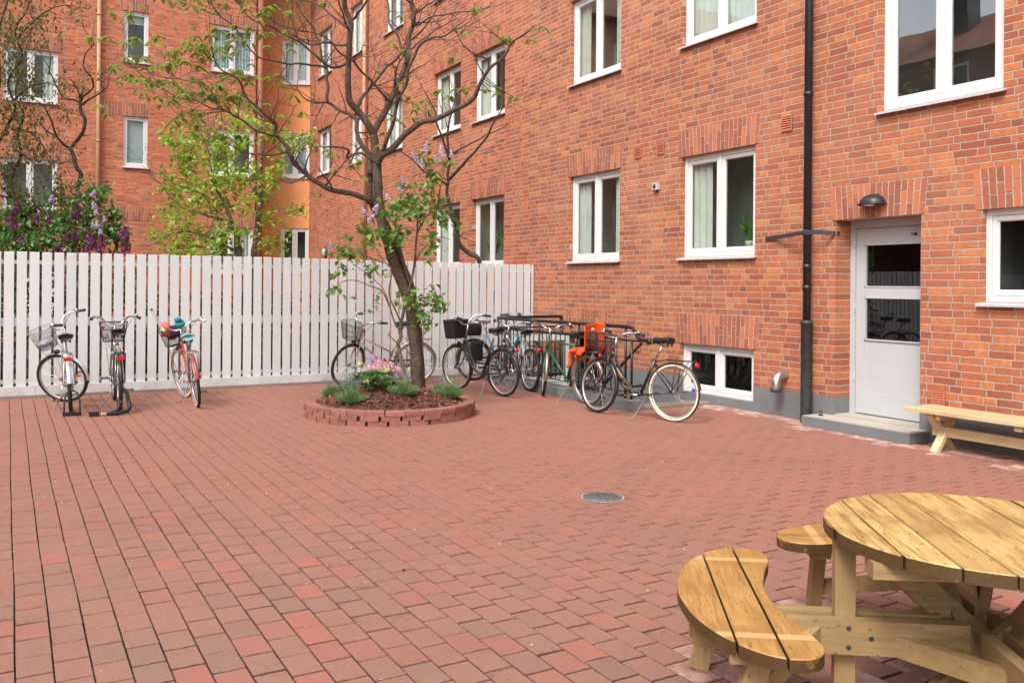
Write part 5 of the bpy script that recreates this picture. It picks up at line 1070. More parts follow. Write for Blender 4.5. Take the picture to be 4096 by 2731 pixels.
def bike(label, rear, front, frame='step', col='black', Rw=.345, steer=0, lean=0, side=(None, None), rims=('greyw', 'greyw'), fend=None, saddle='saddle', sh=.93, hb='cruiser', hbh=1.06, basket=None, rack='black', light=True, guard='black', kick='side', grip='grip', gold=False, crank=30, tw=.022, refl=False, hbcol='chrome', rackang=0, basketcol='wire', extra=None):
    rx, ry = rear; fx, fy = front; ang = math.atan2(fy-ry, fx-rx); L = 1.09
    t = thing('bicycle', label, 'bicycle', (rx, ry, 0), 0, 'bicycles parked in the yard')
    t.rotation_euler = (Matrix.Rotation(ang, 3, 'Z') @ Matrix.Rotation(R(lean), 3, 'X')).to_euler()
    FM = B[col]; rearh = Vector((0, 0, Rw)); fronth = Vector((L, 0, Rw))
    hb_b = Vector((L-.185, 0, .68)); hb_t = Vector((L-.225, 0, .80 if frame != 'diamond' else .84)); ax = (hb_t-hb_b).normalized()
    bb = Vector((.46, 0, .285)); st_ = Vector((.46-.20, 0, .72 if frame == 'step' else .80)); sd = (st_-bb).normalized(); sadp = bb+sd*((sh-.285)/sd.z)
    # steering transform: rotate about the head tube
    ST = Matrix.Translation(hb_b) @ Matrix.Rotation(R(steer), 4, ax) @ Matrix.Translation(-hb_b)
    wheel(t, 'rear_wheel', rearh, Rw, side[0], tw, rims[0], 1, None, .032, refl); wheel(t, 'front_wheel', fronth, Rw, side[1], tw, rims[1], 2, ST, .02, refl and refl+1)
    m = MB()
    m.tube([hb_b-ax*.01, hb_t], .021, 12)
    m.tube([bb, st_], .018, 10); m.tube([bb+Vector((0, -.035, 0)), bb+Vector((0, .035, 0))], .022, 12)
    for s_ in (-1, 1):
        m.tube([bb+Vector((-.03, s_*.02, 0)), bb+Vector((-.1, s_*.035, .005)), rearh+Vector((0, s_*.058, 0))], .0095, 8)
        m.tube([st_+Vector((0, s_*.012, -.05)), st_+Vector((-.06, s_*.045, -.16)), rearh+Vector((0, s_*.058, 0))], .008, 8)
    if frame == 'step':
        m.tube(catmull([hb_b+ax*.10, Vector((L-.31, 0, .60)), Vector((.66, 0, .41)), Vector((.56, 0, .375)), bb+sd*.13], 5), .0165, 10)
        m.tube(catmull([hb_b+ax*.02, Vector((L-.29, 0, .50)), Vector((L-.40, 0, .36)), Vector((.56, 0, .30)), bb], 5), .019, 10)
    elif frame == 'wave':
        m.tube(catmull([hb_b+ax*.03, Vector((L-.30, 0, .58)), Vector((.70, 0, .38)), Vector((.56, 0, .345)), bb+sd*.06], 5), .030, 12)
    elif frame == 'diamond':
        m.tube([hb_t-ax*.03, st_-sd*.02], .0135, 10); m.tube([hb_b+ax*.02, bb], .0175, 10)
    else:   # low slanting top tube
        m.tube([hb_t-ax*.03, bb+sd*.24], .0135, 10); m.tube([hb_b+ax*.02, bb], .0175, 10)
    fo = m.build('frame', FM, t)
    m = MB(); m.m = ST; cr = hb_b-ax*.02
    for s_ in (-1, 1): m.tube(catmull([cr+Vector((0, s_*.012, 0)), cr+Vector((.01, s_*.042, -.03)), cr+Vector((.075, s_*.048, -.20)), fronth+Vector((0, s_*.052, 0))], 4), [.012]*8+[.010]*4+[.008], 8)
    m.build('fork', FM if col != 'green' else B['green'], t)
    m = MB(); m.m = ST; top = Vector((hb_t.x-.045, 0, hbh-.06)); m.tube([hb_t, hb_t+ax*(max(.03, hbh-.08-hb_t.z))], .0125, 10)
    top = hb_t+ax*(max(.03, hbh-.08-hb_t.z)); ext = top+Vector((.035, 0, .015)); m.tube([top, ext], .013, 8)
    if hb == 'flat': hp = [(0, .0, 0), (.0, .08, .0), (-.01, .16, .02), (-.05, .24, .03), (-.08, .31, .03)]
    elif hb == 'high': hp = [(0, 0, 0), (.01, .06, .01), (.03, .11, .06), (.0, .17, .12), (-.07, .23, .13), (-.17, .28, .115), (-.22, .29, .11)]
    else: hp = [(0, 0, 0), (.03, .06, .0), (.045, .13, .04), (.01, .20, .07), (-.07, .25, .075), (-.19, .28, .06), (-.22, .285, .055)]
    pts = [ext+Vector((x, -y, z)) for x, y, z in reversed(hp[1:])]+[ext+Vector(p) for p in hp]
    cp = catmull(pts, 4); m.tube(cp, .0125, 8); h_ = m.build('handlebar', B[hbcol], t)
    for s_ in (-1, 1):
        e = cp[-1] if s_ > 0 else cp[0]; i_ = cp[-5] if s_ > 0 else cp[4]; d = (e-i_).normalized()
        g_ = MB(); g_.m = ST; g_.tube([e-d*.12, e-d*.115, e-d*.02, e, e+d*.004], [.016, .019, .019, .021, .015], 10); g_.build('grip', B[grip], h_)
        lv = MB(); lv.m = ST; q = e-d*.15; lv.tube([q, q+Vector((.035, s_*.01, -.01)), q+Vector((.045, s_*.02, -.01))+d*.09], [.008, .006, .004], 6); lv.tube([q-d*.02, q+d*.02], .017, 8); lv.build('brake_lever', B['plast' if hb == 'flat' else 'chrome'], h_)
    be = MB(); be.m = ST; q = cp[6] if True else cp[0]; be.lathe([(.0, .028), (.015, .025), (.024, .012), (.025, 0), (0, 0)], 12, q+Vector((0, 0, .012))); be.build('bell', B['chrome' if hb != 'flat' else 'plast'], h_)
    cb = MB(); cb.m = ST; a_, b_ = cp[4], cr; cb.tube(catmull([a_, a_+Vector((.10, .03, .03)), (a_+b_)/2+Vector((.12, 0, .06)), b_+Vector((.03, 0, .05))], 5), .003, 4)
    a_ = cp[-5]; cb.tube(catmull([a_, a_+Vector((.10, -.05, .03)), (a_+b_)/2+Vector((.10, 0, .08)), b_+Vector((.02, .01, .08))], 5), .003, 4); cb.build('cables', B['plast'], h_)
    # saddle
    m = MB(); P = sadp; secs = [(-.125, .075, .0), (-.10, .083, .012), (-.06, .078, .012), (-.01, .055, .004), (.05, .028, .0), (.10, .020, .002), (.135, .012, -.008)]; vs = []; fs = []; k = 10
    for (x, w2, z) in secs:
        for q in range(k):
            a = 2*math.pi*q/k; vs.append(P+Vector((x, w2*1.12*math.cos(a), .025+z+(.032 if math.sin(a) > 0 else .048)*math.sin(a))))
    for i in range(len(secs)-1):
        for q in range(k): fs.append((i*k+q, i*k+(q+1) % k, (i+1)*k+(q+1) % k, (i+1)*k+q))
    fs += [tuple(range(k)), tuple(len(vs)-k+q for q in range(k))]; m.add(vs, fs, True); s0 = m.build('saddle', B[saddle], t)
    m = MB()
    for s_ in (-1, 1): m.tube([P+Vector((-.09, s_*.035, -.005)), P+Vector((-.05, s_*.022, -.035)), P+Vector((.03, s_*.02, -.035)), P+Vector((.11, s_*.01, -.0))], .0035, 5)
    for s_ in (-1, 1): m.tube([P+Vector((-.10, s_*.045, -.045+.012*i)) + Vector((.004*(i % 2), 0, 0)) for i in range(5)], .012, 8)
    m.build('saddle_springs', B['plast'], s0)
    m = MB(); m.tube([st_-sd*.03, P+Vector((0, 0, -.03))], .012, 10); m.lathe([(.02, -.012), (.02, .012)], 10, st_+sd*.005); m.build('seat_post', B['chrome'], t)
    fm = B[fend] if fend else None
    if fm:
        fender(t, rearh, Rw, 12, 172, fm); fender(t, fronth, Rw, 72, 196, fm, ST)
    # cranks, chain, guard
    m = MB(); ca = R(crank)
    for s_ in (-1, 1):
        e = bb+Vector((math.cos(ca)*.165*s_, -s_*.085, math.sin(ca)*.165*s_)); m.tube([bb+Vector((0, -s_*.05, 0)), bb+Vector((0, -s_*.072, 0)), e], [.011, .011, .009], 6)
    c_ = m.build('crank', B['chrome' if col != 'green' else 'rusty'], t)
    for s_ in (-1, 1):
        e = bb+Vector((math.cos(ca)*.165*s_, -s_*.085, math.sin(ca)*.165*s_)); p_ = MB(); yy = -s_*.055; 
        p_.box(e+Vector((.030, yy, 0)), (.014, .088, .022)); p_.box(e+Vector((-.030, yy, 0)), (.014, .088, .022)); p_.box(e+Vector((0, yy, 0)), (.048, .012, .016)); p_.box(e+Vector((0, yy-s_*.040, 0)), (.048, .010, .018)); p_.tube([e, e+Vector((0, -s_*.1, 0))], .006, 6)
        po = p_.build('pedal', B['plast'], c_); rf = MB()
        for xs in (-.0375, .0375): rf.box(e+Vector((xs, yy, 0)), (.003, .05, .013))
        rf.build('pedal_reflector', B['amber'], c_)
    m = MB(); yc = -.045; m.tube([bb+Vector((.075*math.cos(a), yc, .075*math.sin(a))) for a in [2*math.pi*i/24 for i in range(24)]], .006, 5, closed=True)
    for i in range(5): a = 2*math.pi*i/5+ca; m.bar(bb+Vector((0, yc, 0)), bb+Vector((.074*math.cos(a), yc, .074*math.sin(a))), .014, .004)
    m.tube([bb+Vector((0, yc, .078)), rearh+Vector((0, yc, .032))], .0045, 4); m.tube([bb+Vector((0, yc, -.078)), rearh+Vector((0, yc, -.032))], .0045, 4); m.build('chainring', B['rust' if col in ('green', 'beige') else 'tag'], t)
    if guard:
        m = MB(); poly = []
        for i in range(13): a = R(-80+i*200/12+10); poly.append((bb.x+.098*math.cos(a), bb.z+.098*math.sin(a)))
        poly = [(bb.x+.095*math.cos(R(a)), bb.z+.095*math.sin(R(a))) for a in range(-95, 96, 15)]+[(rearh.x+.05*math.cos(R(a)), rearh.z+.05*math.sin(R(a))) for a in range(95, 266, 30)]
        inn = [(bb.x+.060*math.cos(R(a)), bb.z+.060*math.sin(R(a))) for a in range(-95, 96, 15)]+[(rearh.x+.025*math.cos(R(a)), rearh.z+.022*math.sin(R(a))) for a in range(95, 266, 30)]
        vs = []; n = len(poly)
        for y in (-.062, -.050):
            vs += [Vector((x, y, z)) for x, z in poly]+[Vector((x, y, z)) for x, z in inn]
        fs = []
        for i in range(n):
            j = (i+1) % n; fs += [(i, j, n+j, n+i), (2*n+i, 2*n+j, 3*n+j, 3*n+i), (i, j, 2*n+j, 2*n+i), (n+i, n+j, 3*n+j, 3*n+i)]
        m.add(vs, fs); m.build('chain_guard', B[guard], t)
    rz = Rw*2+.035
    if rack:
        m = MB(); x0, x1 = .13, -.27
        m.tube([(x0, .03, rz), (x0-.06, .055, rz), (x1+.03, .06, rz), (x1, .04, rz), (x1, -.04, rz), (x1+.03, -.06, rz), (x0-.06, -.055, rz), (x0, -.03, rz)], .0055, 6)
        for y in (-.02, .02): m.tube([(x0-.02, y, rz), (x1, y, rz)], .004, 5)
        for x in (.02, -.10, -.2): m.tube([(x, .058, rz), (x, -.058, rz)], .004, 5)
        for s_ in (-1, 1):
            m.tube([(-.06, s_*.06, rz), (0, s_*.066, Rw)], .005, 6); m.tube([(-.22, s_*.06, rz), (0, s_*.066, Rw+.01)], .005, 6); m.tube([(x0, s_*.03, rz), st_+Vector((0, s_*.016, -.03))], .004, 5)
        m.build('luggage_rack', B[rack], t)
    if light:
        m = MB(); zz = rz-.045 if rack else Rw*1.55; xx = -.285 if rack else -.27; m.lathe([(0, -.03), (.03, -.028), (.036, -.01), (.036, .0), (0, .0)], 12, (xx, 0, zz), (1, 0, 0)) if light == 'round' else m.box((xx, 0, zz), (.025, .085, .045)); m.build('rear_light', B['redl'], t)
    hl = MB(); hl.m = ST; hp_ = cr+Vector((.075, 0, .05)); hl.lathe([(0, 0), (.022, .004), (.032, .02), (.034, .05), (.030, .056), (0, .058)], 12, hp_, (1, 0, -.1)); hl.tube([cr+Vector((0, 0, .03)), hp_], .006, 5); hl.build('headlamp', B['plast'], t)
    if kick == 'side':
        m = MB(); m.tube([bb+Vector((-.10, .03, -.02)), bb+Vector((-.02, .18, -.27)), bb+Vector((-.02, .20, -.285+R(lean)*-.2))], .0075, 6); m.tube([bb+Vector((-.02, .19, -.28)), bb+Vector((.01, .22, -.283))], .008, 6); m.build('kickstand', B['tag'], t)
    elif kick == 'double':
        m = MB()
        for s_ in (-1, 1): m.tube(catmull([bb+Vector((-.08, s_*.02, -.03)), bb+Vector((-.07, s_*.04, -.12)), bb+Vector((-.13, s_*.13, -.24)), bb+Vector((-.15, s_*.16, -.283))], 4), .009, 6); m.tube([bb+Vector((-.15, s_*.15, -.279)), bb+Vector((-.15, s_*.19, -.279))], .01, 6)
        m.build('kickstand', B['tag'], t)
    if basket:
        kind = basket; z1 = hbh-.03; cx = L-.02; 
        if kind == 'wicker': dx, dy, dz, tp = .26, .34, .25, .86
        elif kind == 'round': dx, dy, dz, tp = .30, .38, .26, .66
        else: dx, dy, dz, tp = .26, .36, .26, .72
        cx = hb_t.x+.09+dx/2; zb = z1-dz
        def ring(s_, z, n=28):
            out = []
            for i in range(n):
                a = 2*math.pi*i/n; ex = 4.0 if kind != 'round' else 2.3; c1, s1 = math.cos(a), math.sin(a); k_ = (abs(c1)**ex+abs(s1)**ex)**(-1/ex); out.append(Vector((cx+c1*k_*dx/2*s_, s1*k_*dy/2*s_, z)))
            return out
        m = MB(); m.m = ST
        if kind == 'wicker':
            n = 40
            for j in range(14):
                z = zb+dz*j/13; s_ = tp+(1-tp)*j/13; rg = ring(s_, z, n); rg = [Vector((p.x, p.y, p.z))+Vector((p.x-cx, p.y, 0)).normalized()*(.004 if (i+j) % 2 else -.004) for i, p in enumerate(rg)]; m.tube(rg, .0105, 5, closed=True)
            m.tube(ring(1.03, z1+.008, n), .014, 6, closed=True); vs = ring(tp, zb, n); m.add(vs, [tuple(range(n))])
        else:
            n = 44
            for j in range(10):
                z = zb+dz*j/9; s_ = tp+(1-tp)*j/9; m.tube(ring(s_, z, 32), (.0024 if basketcol == 'wireb' else .0017) if j < 9 else .005, 4, closed=True)
            a_, b_ = ring(tp, zb, n), ring(1, z1, n)
            for p, q in zip(a_, b_): m.tube([p, q], .0022 if basketcol == 'wireb' else .0015, 3)
            m.tube(ring(tp, zb, 32), .004, 4, closed=True)
            for i in range(n//2): m.tube([a_[i], a_[n-1-i]], .0014, 3)
            m.tube(ring(.985-.4*(1-tp), zb+dz*.62, 32), .003, 4, closed=True)
        m.tube([Vector((cx-dx*.3, .08, zb)), cr+Vector((.02, .03, 0))], .004, 4); m.tube([Vector((cx+dx*.1, -.1, zb)), fronth+Vector((0, -.055, 0))], .003, 4); m.tube([Vector((cx+dx*.1, .1, zb)), fronth+Vector((0, .055, 0))], .003, 4)
        m.build('basket', B['wicker' if kind == 'wicker' else basketcol], t)
    t['_st'] = 0; del t['_st']
    return t, ST, dict(bb=bb, st=st_, sd=sd, P=sadp, L=L, rz=rz, hb_t=hb_t, hb_b=hb_b, Rw=Rw)
def hd(p, q): return p, q
b1, S1, I1 = bike('white bicycle with grey wire basket and front wheel turned sideways, first from the left', (.69, 12.0), (.73, 13.1), col='white', steer=60, lean=-4, fend='white', basket='round', guard=None, hb='high', hbh=1.08, rack='chrome', side=(None, None), crank=65, refl=2.2, hbcol='white', kick='side', sh=.90)
b2, S2, I2 = bike('silver bicycle seen from behind with black wire basket and bright red rear reflector', (1.23, 11.95), (1.275, 13.05), col='silver', frame='low', fend='plast', basket='wire', basketcol='wireb', hb='high', hbh=1.09, lean=-1, rack='plast', crank=205, guard=None, refl=.8, sh=.95)
b3, S3, I3 = bike('worn red bicycle with pale blue saddle cloth and filled black basket', (2.143, 11.85), (2.19, 12.95), col='red', frame='low', fend='red', saddle='ltblue', basket='wire', basketcol='plast', hb='cruiser', hbh=1.04, lean=-7, steer=16, rack='tag', side=('cream', 'cream'), rims=('greyw', 'greyw'), grip='ivory', guard=None, crank=250, light=False, sh=.88)
b4, S4, I4 = bike('champagne city bicycle with black wire basket leaning by the fence behind the tree', (5.72, 13.10), (4.65, 13.34), col='beige', frame='low', fend='rusty', saddle='navy', basket='wire', basketcol='wireb', hb='cruiser', hbh=1.06, lean=-4, steer=38, side=('tan', None), rack='tag', guard='rust', crank=240, light=False, kick=None, sh=.95)
b5, S5, I5 = bike('black city bicycle with black wicker basket on a double stand right of the bed', (6.22, 11.05), (5.99, 12.2), col='black', frame='step', fend='black', basket='wicker', hb='high', hbh=1.08, lean=-2, steer=3, side=(None, None), kick='double', crank=250, guard='black', light='round', sh=.92)
b6, S6, I6 = bike('pale blue electric bicycle with black top case behind the black city bicycle', (6.82, 13.14), (7.9, 13.2), col='blue', frame='wave', fend='plast', saddle='bag', hb='flat', hbh=1.14, lean=-2, rack='blue', crank=120, guard='plast', light=False, sh=.97, tw=.024, hbcol='plast', refl=.4)
b7, S7, I7 = bike('silver bicycle with black rack and knobbly tyres beside the railing, between black and green bicycles', (6.87, 11.42), (6.96, 12.45), col='silver', frame='low', Rw=.325, fend=None, hb='cruiser', hbh=1.02, lean=2, steer=-12, tw=.025, rack='black', crank=80, guard=None, light='round', sh=.86, refl=2.9)
b9, S9, I9 = bike('green bicycle carrying an orange child seat in front of the railing', (6.83, 9.80), (6.77, 10.85), col='green', frame='diamond', fend='rusty', hb='cruiser', hbh=1.06, lean=-3, steer=-33, rack='tag', side=('tan', None), crank=200, guard=None, light='round', sh=.92)
b10, S10, I10 = bike('black bicycle with cream rear tyre and wire basket nearest the basement window', (6.87, 8.10), (6.49, 9.13), col='black', frame='step', fend='black', basket='wire', basketcol='wireb', hb='cruiser', hbh=1.03, lean=1.5, steer=-15, side=('cream', None), crank=175, guard=None, light='round', kick='side', sh=.93)
M4 = lambda o, x, y: Matrix(((x[0], y[0], Vector(x).cross(Vector(y))[0], o[0]), (x[1], y[1], Vector(x).cross(Vector(y))[1], o[1]), (x[2], y[2], Vector(x).cross(Vector(y))[2], o[2]), (0, 0, 0, 1)))
# child seat (shell open towards the front, facing forward)
CSK = .84
def shell(par, P, mat):
    m = MB(); secs = []   # profile along the seat: (x, z, halfwidth, wrap)
    pr = [(.26, -.30, .03, .0), (.22, -.29, .05, .02), (.17, -.20, .075, .04), (.15, -.06, .10, .06), (.13, .0, .13, .09), (.04, -.01, .15, .12), (-.06, .0, .155, .13), (-.12, .04, .15, .13), (-.145, .15, .145, .10), (-.165, .26, .15, .08), (-.185, .36, .155, .09), (-.21, .44, .15, .06), (-.225, .475, .12, .02)]
    n = 9; vs = []; fs = []
    for off in (0, 1):
        for i, (x, z, w2, wr) in enumerate(pr):
            a, b = pr[max(i-1, 0)], pr[min(i+1, len(pr)-1)]; tx, tz = b[0]-a[0], b[1]-a[1]; l = math.hypot(tx, tz); nx, nz = tz/l, -tx/l   # inner normal
            nx, nz = -nx, -nz
            for k in range(n):
                u = -1+2*k/(n-1); e = abs(u)**3*wr; o = .008 if off else 0
                vs.append(P+Vector((x+nx*(e-o), u*(w2+o), z+nz*(e-o))))
    N_ = len(pr)*n
    for o in (0, N_):
        for i in range(len(pr)-1):
            for k in range(n-1): fs.append((o+i*n+k, o+i*n+k+1, o+(i+1)*n+k+1, o+(i+1)*n+k))
    for i in range(len(pr)-1):
        for k in (0, n-1): fs.append((i*n+k, (i+1)*n+k, N_+(i+1)*n+k, N_+i*n+k))
    for k in range(n-1):
        for i in (0, len(pr)-1): fs.append((i*n+k, i*n+k+1, N_+i*n+k+1, N_+i*n+k))
    m.add(vs, fs, True); return m.build('shell', mat, par)
cs = thing('child_seat', 'orange plastic child seat mounted behind the saddle of the green bicycle', 'child seat', (0, 0, 0)); cs.location = b9.location; cs.rotation_euler = b9.rotation_euler; cs.scale = (.78, 1.12, .70)
P = Vector((.0, 0, 1.10)); so_ = shell(cs, P, B['orange'])
m = MB()
for y in (-.055, .055): m.tube([P+Vector((-.10, y, .05)), P+Vector((-.128, y, .16)), P+Vector((-.155, y, .30))], .012, 6)
m.bar(P+Vector((-.172, -.12, .16)), P+Vector((-.172, .12, .16)), .006, .03); m.build('harness', B['plast'], cs)
m = MB()
for y in (-.05, .05):
    m.bar(P+Vector((-.18, y, .05)), P+Vector((-.205, y, .30)), .028, .006, (1, 0, 0))
m.build('back_straps', B['plast'], cs)
for s_ in (-1, 1):
    m = MB(); q = P+Vector((.05, s_*.14, -.03)); m.tube(catmull([q, q+Vector((.09, s_*.02, -.04)), q+Vector((.12, s_*.02, -.16)), q+Vector((.14, s_*.02, -.30)), q+Vector((.22, s_*.015, -.33))], 4), [.045]*4+[.032]*4+[.028]*4+[.03]*4+[.02], 8); m.build('leg_rest', B['orange'], cs)
m = MB(); m.box(P+Vector((-.12, 0, -.06)), (.10, .08, .06)); m.tube([P+Vector((-.06, .03, -.03)), P+Vector((.15, .03, -.12)), P+Vector((.26, .0, -.22))], .007, 6); m.tube([P+Vector((-.06, -.03, -.03)), P+Vector((.15, -.03, -.12)), P+Vector((.26, .0, -.22))], .007, 6); m.build('mounting_frame', B['plast'], cs)
m = MB(); m.lathe([(0, .004), (.028, .004), (.03, 0)], 16, P+Vector((-.198, 0, .36)), (-1, 0, .1)); m.build('round_badge', simple('badge', (.75, .40, .30), .5), cs)
# top case on the electric bicycle
tc = thing('top_case', 'black plastic top case with yellow oval badge on the rack of the blue bicycle', 'top case', (0, 0, 0)); tc.location = b6.location; tc.rotation_euler = b6.rotation_euler
def rbox(c, d, r=.04, tp=1.0):
    m = MB(); vs = []; fs = []; n = 24; lv = [(-.5, .88), (-.42, .97), (.0, 1.0), (.30, .98), (.42, .92), (.5, .72)]
    for (z, s_) in lv:
        for i in range(n):
            a = 2*math.pi*i/n; c1, s1 = math.cos(a), math.sin(a); k_ = (abs(c1)**5+abs(s1)**5)**(-.2); vs.append(Vector(c)+Vector((c1*k_*d[0]/2*s_, s1*k_*d[1]/2*s_, z*d[2])))
    for i in range(len(lv)-1):
        for k in range(n): fs.append((i*n+k, i*n+(k+1) % n, (i+1)*n+(k+1) % n, (i+1)*n+k))
    fs += [tuple(range(n)), tuple(len(vs)-n+k for k in range(n))]; m.add(vs, fs, True); return m
rbox((-.09, 0, I6['rz']+.13), (.40, .30, .21)).build('case', B['plast'], tc)
m = MB(); n = 24; m.tube([Vector((-.09, 0, I6['rz']+.165))+Vector((.203*math.cos(a)*((abs(math.cos(a))**5+abs(math.sin(a))**5)**-.2), .153*math.sin(a)*((abs(math.cos(a))**5+abs(math.sin(a))**5)**-.2), 0)) for a in [2*math.pi*i/n for i in range(n)]], .006, 5, closed=True); m.build('lid_seam', B['grip'], tc)
m = MB(); m.lathe([(0, .006), (.032, .005), (.036, 0)], 18, (0, 0, 0), (0, -1, 0)); o = m.build('oval_badge', simple('yellow_badge', (.85, .42, .01), .4), tc); o.location = (-.235, -.148, I6['rz']+.12); o.scale = (1.0, 1, .62)
# pannier seen dark behind the city bicycle
pn_ = thing('pannier_bag', 'black pannier bag hanging beside the rear wheel of the blue bicycle', 'pannier', (0, 0, 0)); pn_.location = b6.location; pn_.rotation_euler = b6.rotation_euler
m = rbox((-.06, -.12, .50), (.30, .13, .34)); m.build('bag', B['saddle'], pn_); m = MB(); m.bar((-.06, -.188, .60), (.06, -.188, .60), .008, .03); m.build('strap', B['plast'], pn_)
# things in the baskets
def bundle(name, lab, cat, bk, ST_, pos, parts):
    t = thing(name, lab, cat, (0, 0, 0)); t.location = bk.location; t.rotation_euler = bk.rotation_euler
    for (nm, off, d, mt, sd_) in parts:
        m = MB(); m.m = ST_; vs = []; fs = []; n, k = 8, 12
        for i in range(n+1):
            ph = math.pi*i/n
            for j in range(k):
                th = 2*math.pi*j/k; q = Vector((math.sin(ph)*math.cos(th), math.sin(ph)*math.sin(th), math.cos(ph))); w_ = 1+.28*noise.noise(q*1.9+Vector((sd_, 0, 0))); vs.append(Vector(pos)+Vector(off)+Vector((q.x*d[0]*w_, q.y*d[1]*w_, q.z*d[2]*w_)))
        for i in range(n):
            for j in range(k): fs.append((i*k+j, i*k+(j+1) % k, (i+1)*k+(j+1) % k, (i+1)*k+j))
        m.add(vs, fs, True); m.build(nm, mt, t)
    return t
cl = lambda n, c: simple(n, c, .85, 0, .2, 25, .6, 40)
bundle('clothes_bundle', 'coral, purple and turquoise bags stuffed in the basket of the red bicycle', 'bags', b3, S3, (1.10, 0, .93), [('coral_bag', (-.02, .10, .06), (.09, .07, .11), cl('coral_cloth', (.72, .14, .10)), 1), ('purple_bag', (.02, 0, .0), (.11, .10, .10), cl('purple_cloth', (.10, .02, .10)), 2), ('turquoise_bag', (0, -.12, .08), (.10, .07, .07), cl('turquoise_cloth', (.02, .34, .28)), 3), ('blue_cap', (-.04, -.09, .15), (.05, .05, .04), cl('blue_cloth', (.03, .15, .26)), 4)])
bundle('plastic_bag', 'crumpled grey plastic bag in the basket of the white bicycle', 'plastic bag', b1, S1, (1.12, 0, .90), [('bag', (0, 0, -.04), (.10, .13, .05), simple('grey_bag', (.32, .32, .36), .4, 0, .4, 20, .8, 40), 5)])
bundle('paper_cup', 'small white cup and scrap in the basket of the silver bicycle', 'cup', b2, S2, (1.10, .10, .86), [('cup', (0, 0, .02), (.035, .035, .05), cl('white_paper', (.7, .7, .7)), 6), ('scrap', (.02, .03, .14), (.03, .03, .02), cl('orange_scrap', (.7, .2, .06)), 7)])
# locks
lk = thing('u_lock', 'black U-shaped lock hanging on the rear wheel of the white bicycle', 'bicycle lock', (.685, 11.72, .03)); m = MB()
m.tube(catmull([Vector((-.085, 0, .02)), Vector((-.08, .02, .16)), Vector((-.05, .10, .24)), Vector((.0, .11, .26)), Vector((.05, .10, .24)), Vector((.08, .02, .16)), Vector((.085, 0, .02))], 4), .010, 8); m.build('shackle', B['grip'], lk)
m = MB(); m.box((0, 0, -.004), (.20, .038, .044)); m.box((0, 0, -.004), (.18, .046, .03)); m.build('crossbar', B['plast'], lk)
lk = thing('chain_lock', 'black sleeved chain lock with white lettering draped from the silver bicycle to the ground', 'bicycle lock', (1.23, 11.66, .0)); m = MB()
ch = catmull([Vector((-.30, -.10, .03)), Vector((-.16, -.10, .03)), Vector((-.06, -.07, .06)), Vector((-.03, .03, .16)), Vector((.0, .16, .24)), Vector((.03, .24, .27)), Vector((.06, .16, .24)), Vector((.07, .03, .16)), Vector((.07, -.07, .06)), Vector((-.04, -.12, .03)), Vector((-.16, -.13, .03)), Vector((-.27, -.11, .03))], 5)
m.tube(ch[4:-4], .023, 9); m.build('sleeve', B['saddle'], lk); m = MB(); m.tube(ch[1:6], .008, 5); m.tube(ch[-8:-1], .008, 5); m.build('chain_links', B['chrome'], lk)
m = MB(); m.box((-.32, -.105, .032), (.11, .06, .05)); m.build('padlock', B['plast'], lk)
text_mesh('GLaBO', .042, B['whited'], 'lettering', lk, M4((-.03, -.012, .13), (.22, .45, .86), (-.97, .1, .2)))
cb_ = thing('cable_lock', 'coiled grey cable lock on the champagne bicycle', 'bicycle lock', (0, 0, 0)); cb_.location = b4.location; cb_.rotation_euler = b4.rotation_euler
m = MB(); m.tube([Vector((.36+.055*math.cos(a)*(1+.2*math.sin(a*.37)), .03+.02*math.sin(a*.7), .50+.05*math.sin(a))) for a in [i*.4 for i in range(60)]], .006, 6); m.build('coil', B['tag'], cb_)
lk = thing('folding_lock', 'dark lock with red button hung on the low tube of the black cream-tyred bicycle', 'bicycle lock', (0, 0, 0)); lk.location = b10.location; lk.rotation_euler = b10.rotation_euler
m = MB(); m.tube(catmull([Vector((.74, .03, .47)), Vector((.66, .035, .42)), Vector((.58, .035, .36)), Vector((.53, .03, .24))], 5), .014, 8); m.build('arm', B['rust'], lk); m = MB(); m.tube([Vector((.76, .03, .49)), Vector((.70, .03, .44))], .022, 8); m.build('lock_body', B['plast'], lk); m = MB(); m.tube([Vector((.768, .03, .496)), Vector((.762, .03, .491))], .018, 8); m.build('button', B['redl'], lk)
# decals along the frames
def decal(par, p, q, mat, s, y=.0165, size=.03):
    p, q = Vector(p), Vector(q); d = (q-p).normalized(); n = Vector((0, 1, 0)); c_ = (p+q)/2+n*y; text_mesh(s, size, mat, 'lettering', par, M4(c_, tuple(-d if False else d), tuple(n.cross(d))))
m = MB(); m.bar((.80, .0172, .585), (.70, .0172, .455), .002, .014, (0, 0, 1)); m.build('gold_decal', B['gold'], b10)
decal(b6, (.86, 0, .62), (.70, 0, .40), B['grip'], 'one', -.033, .07)
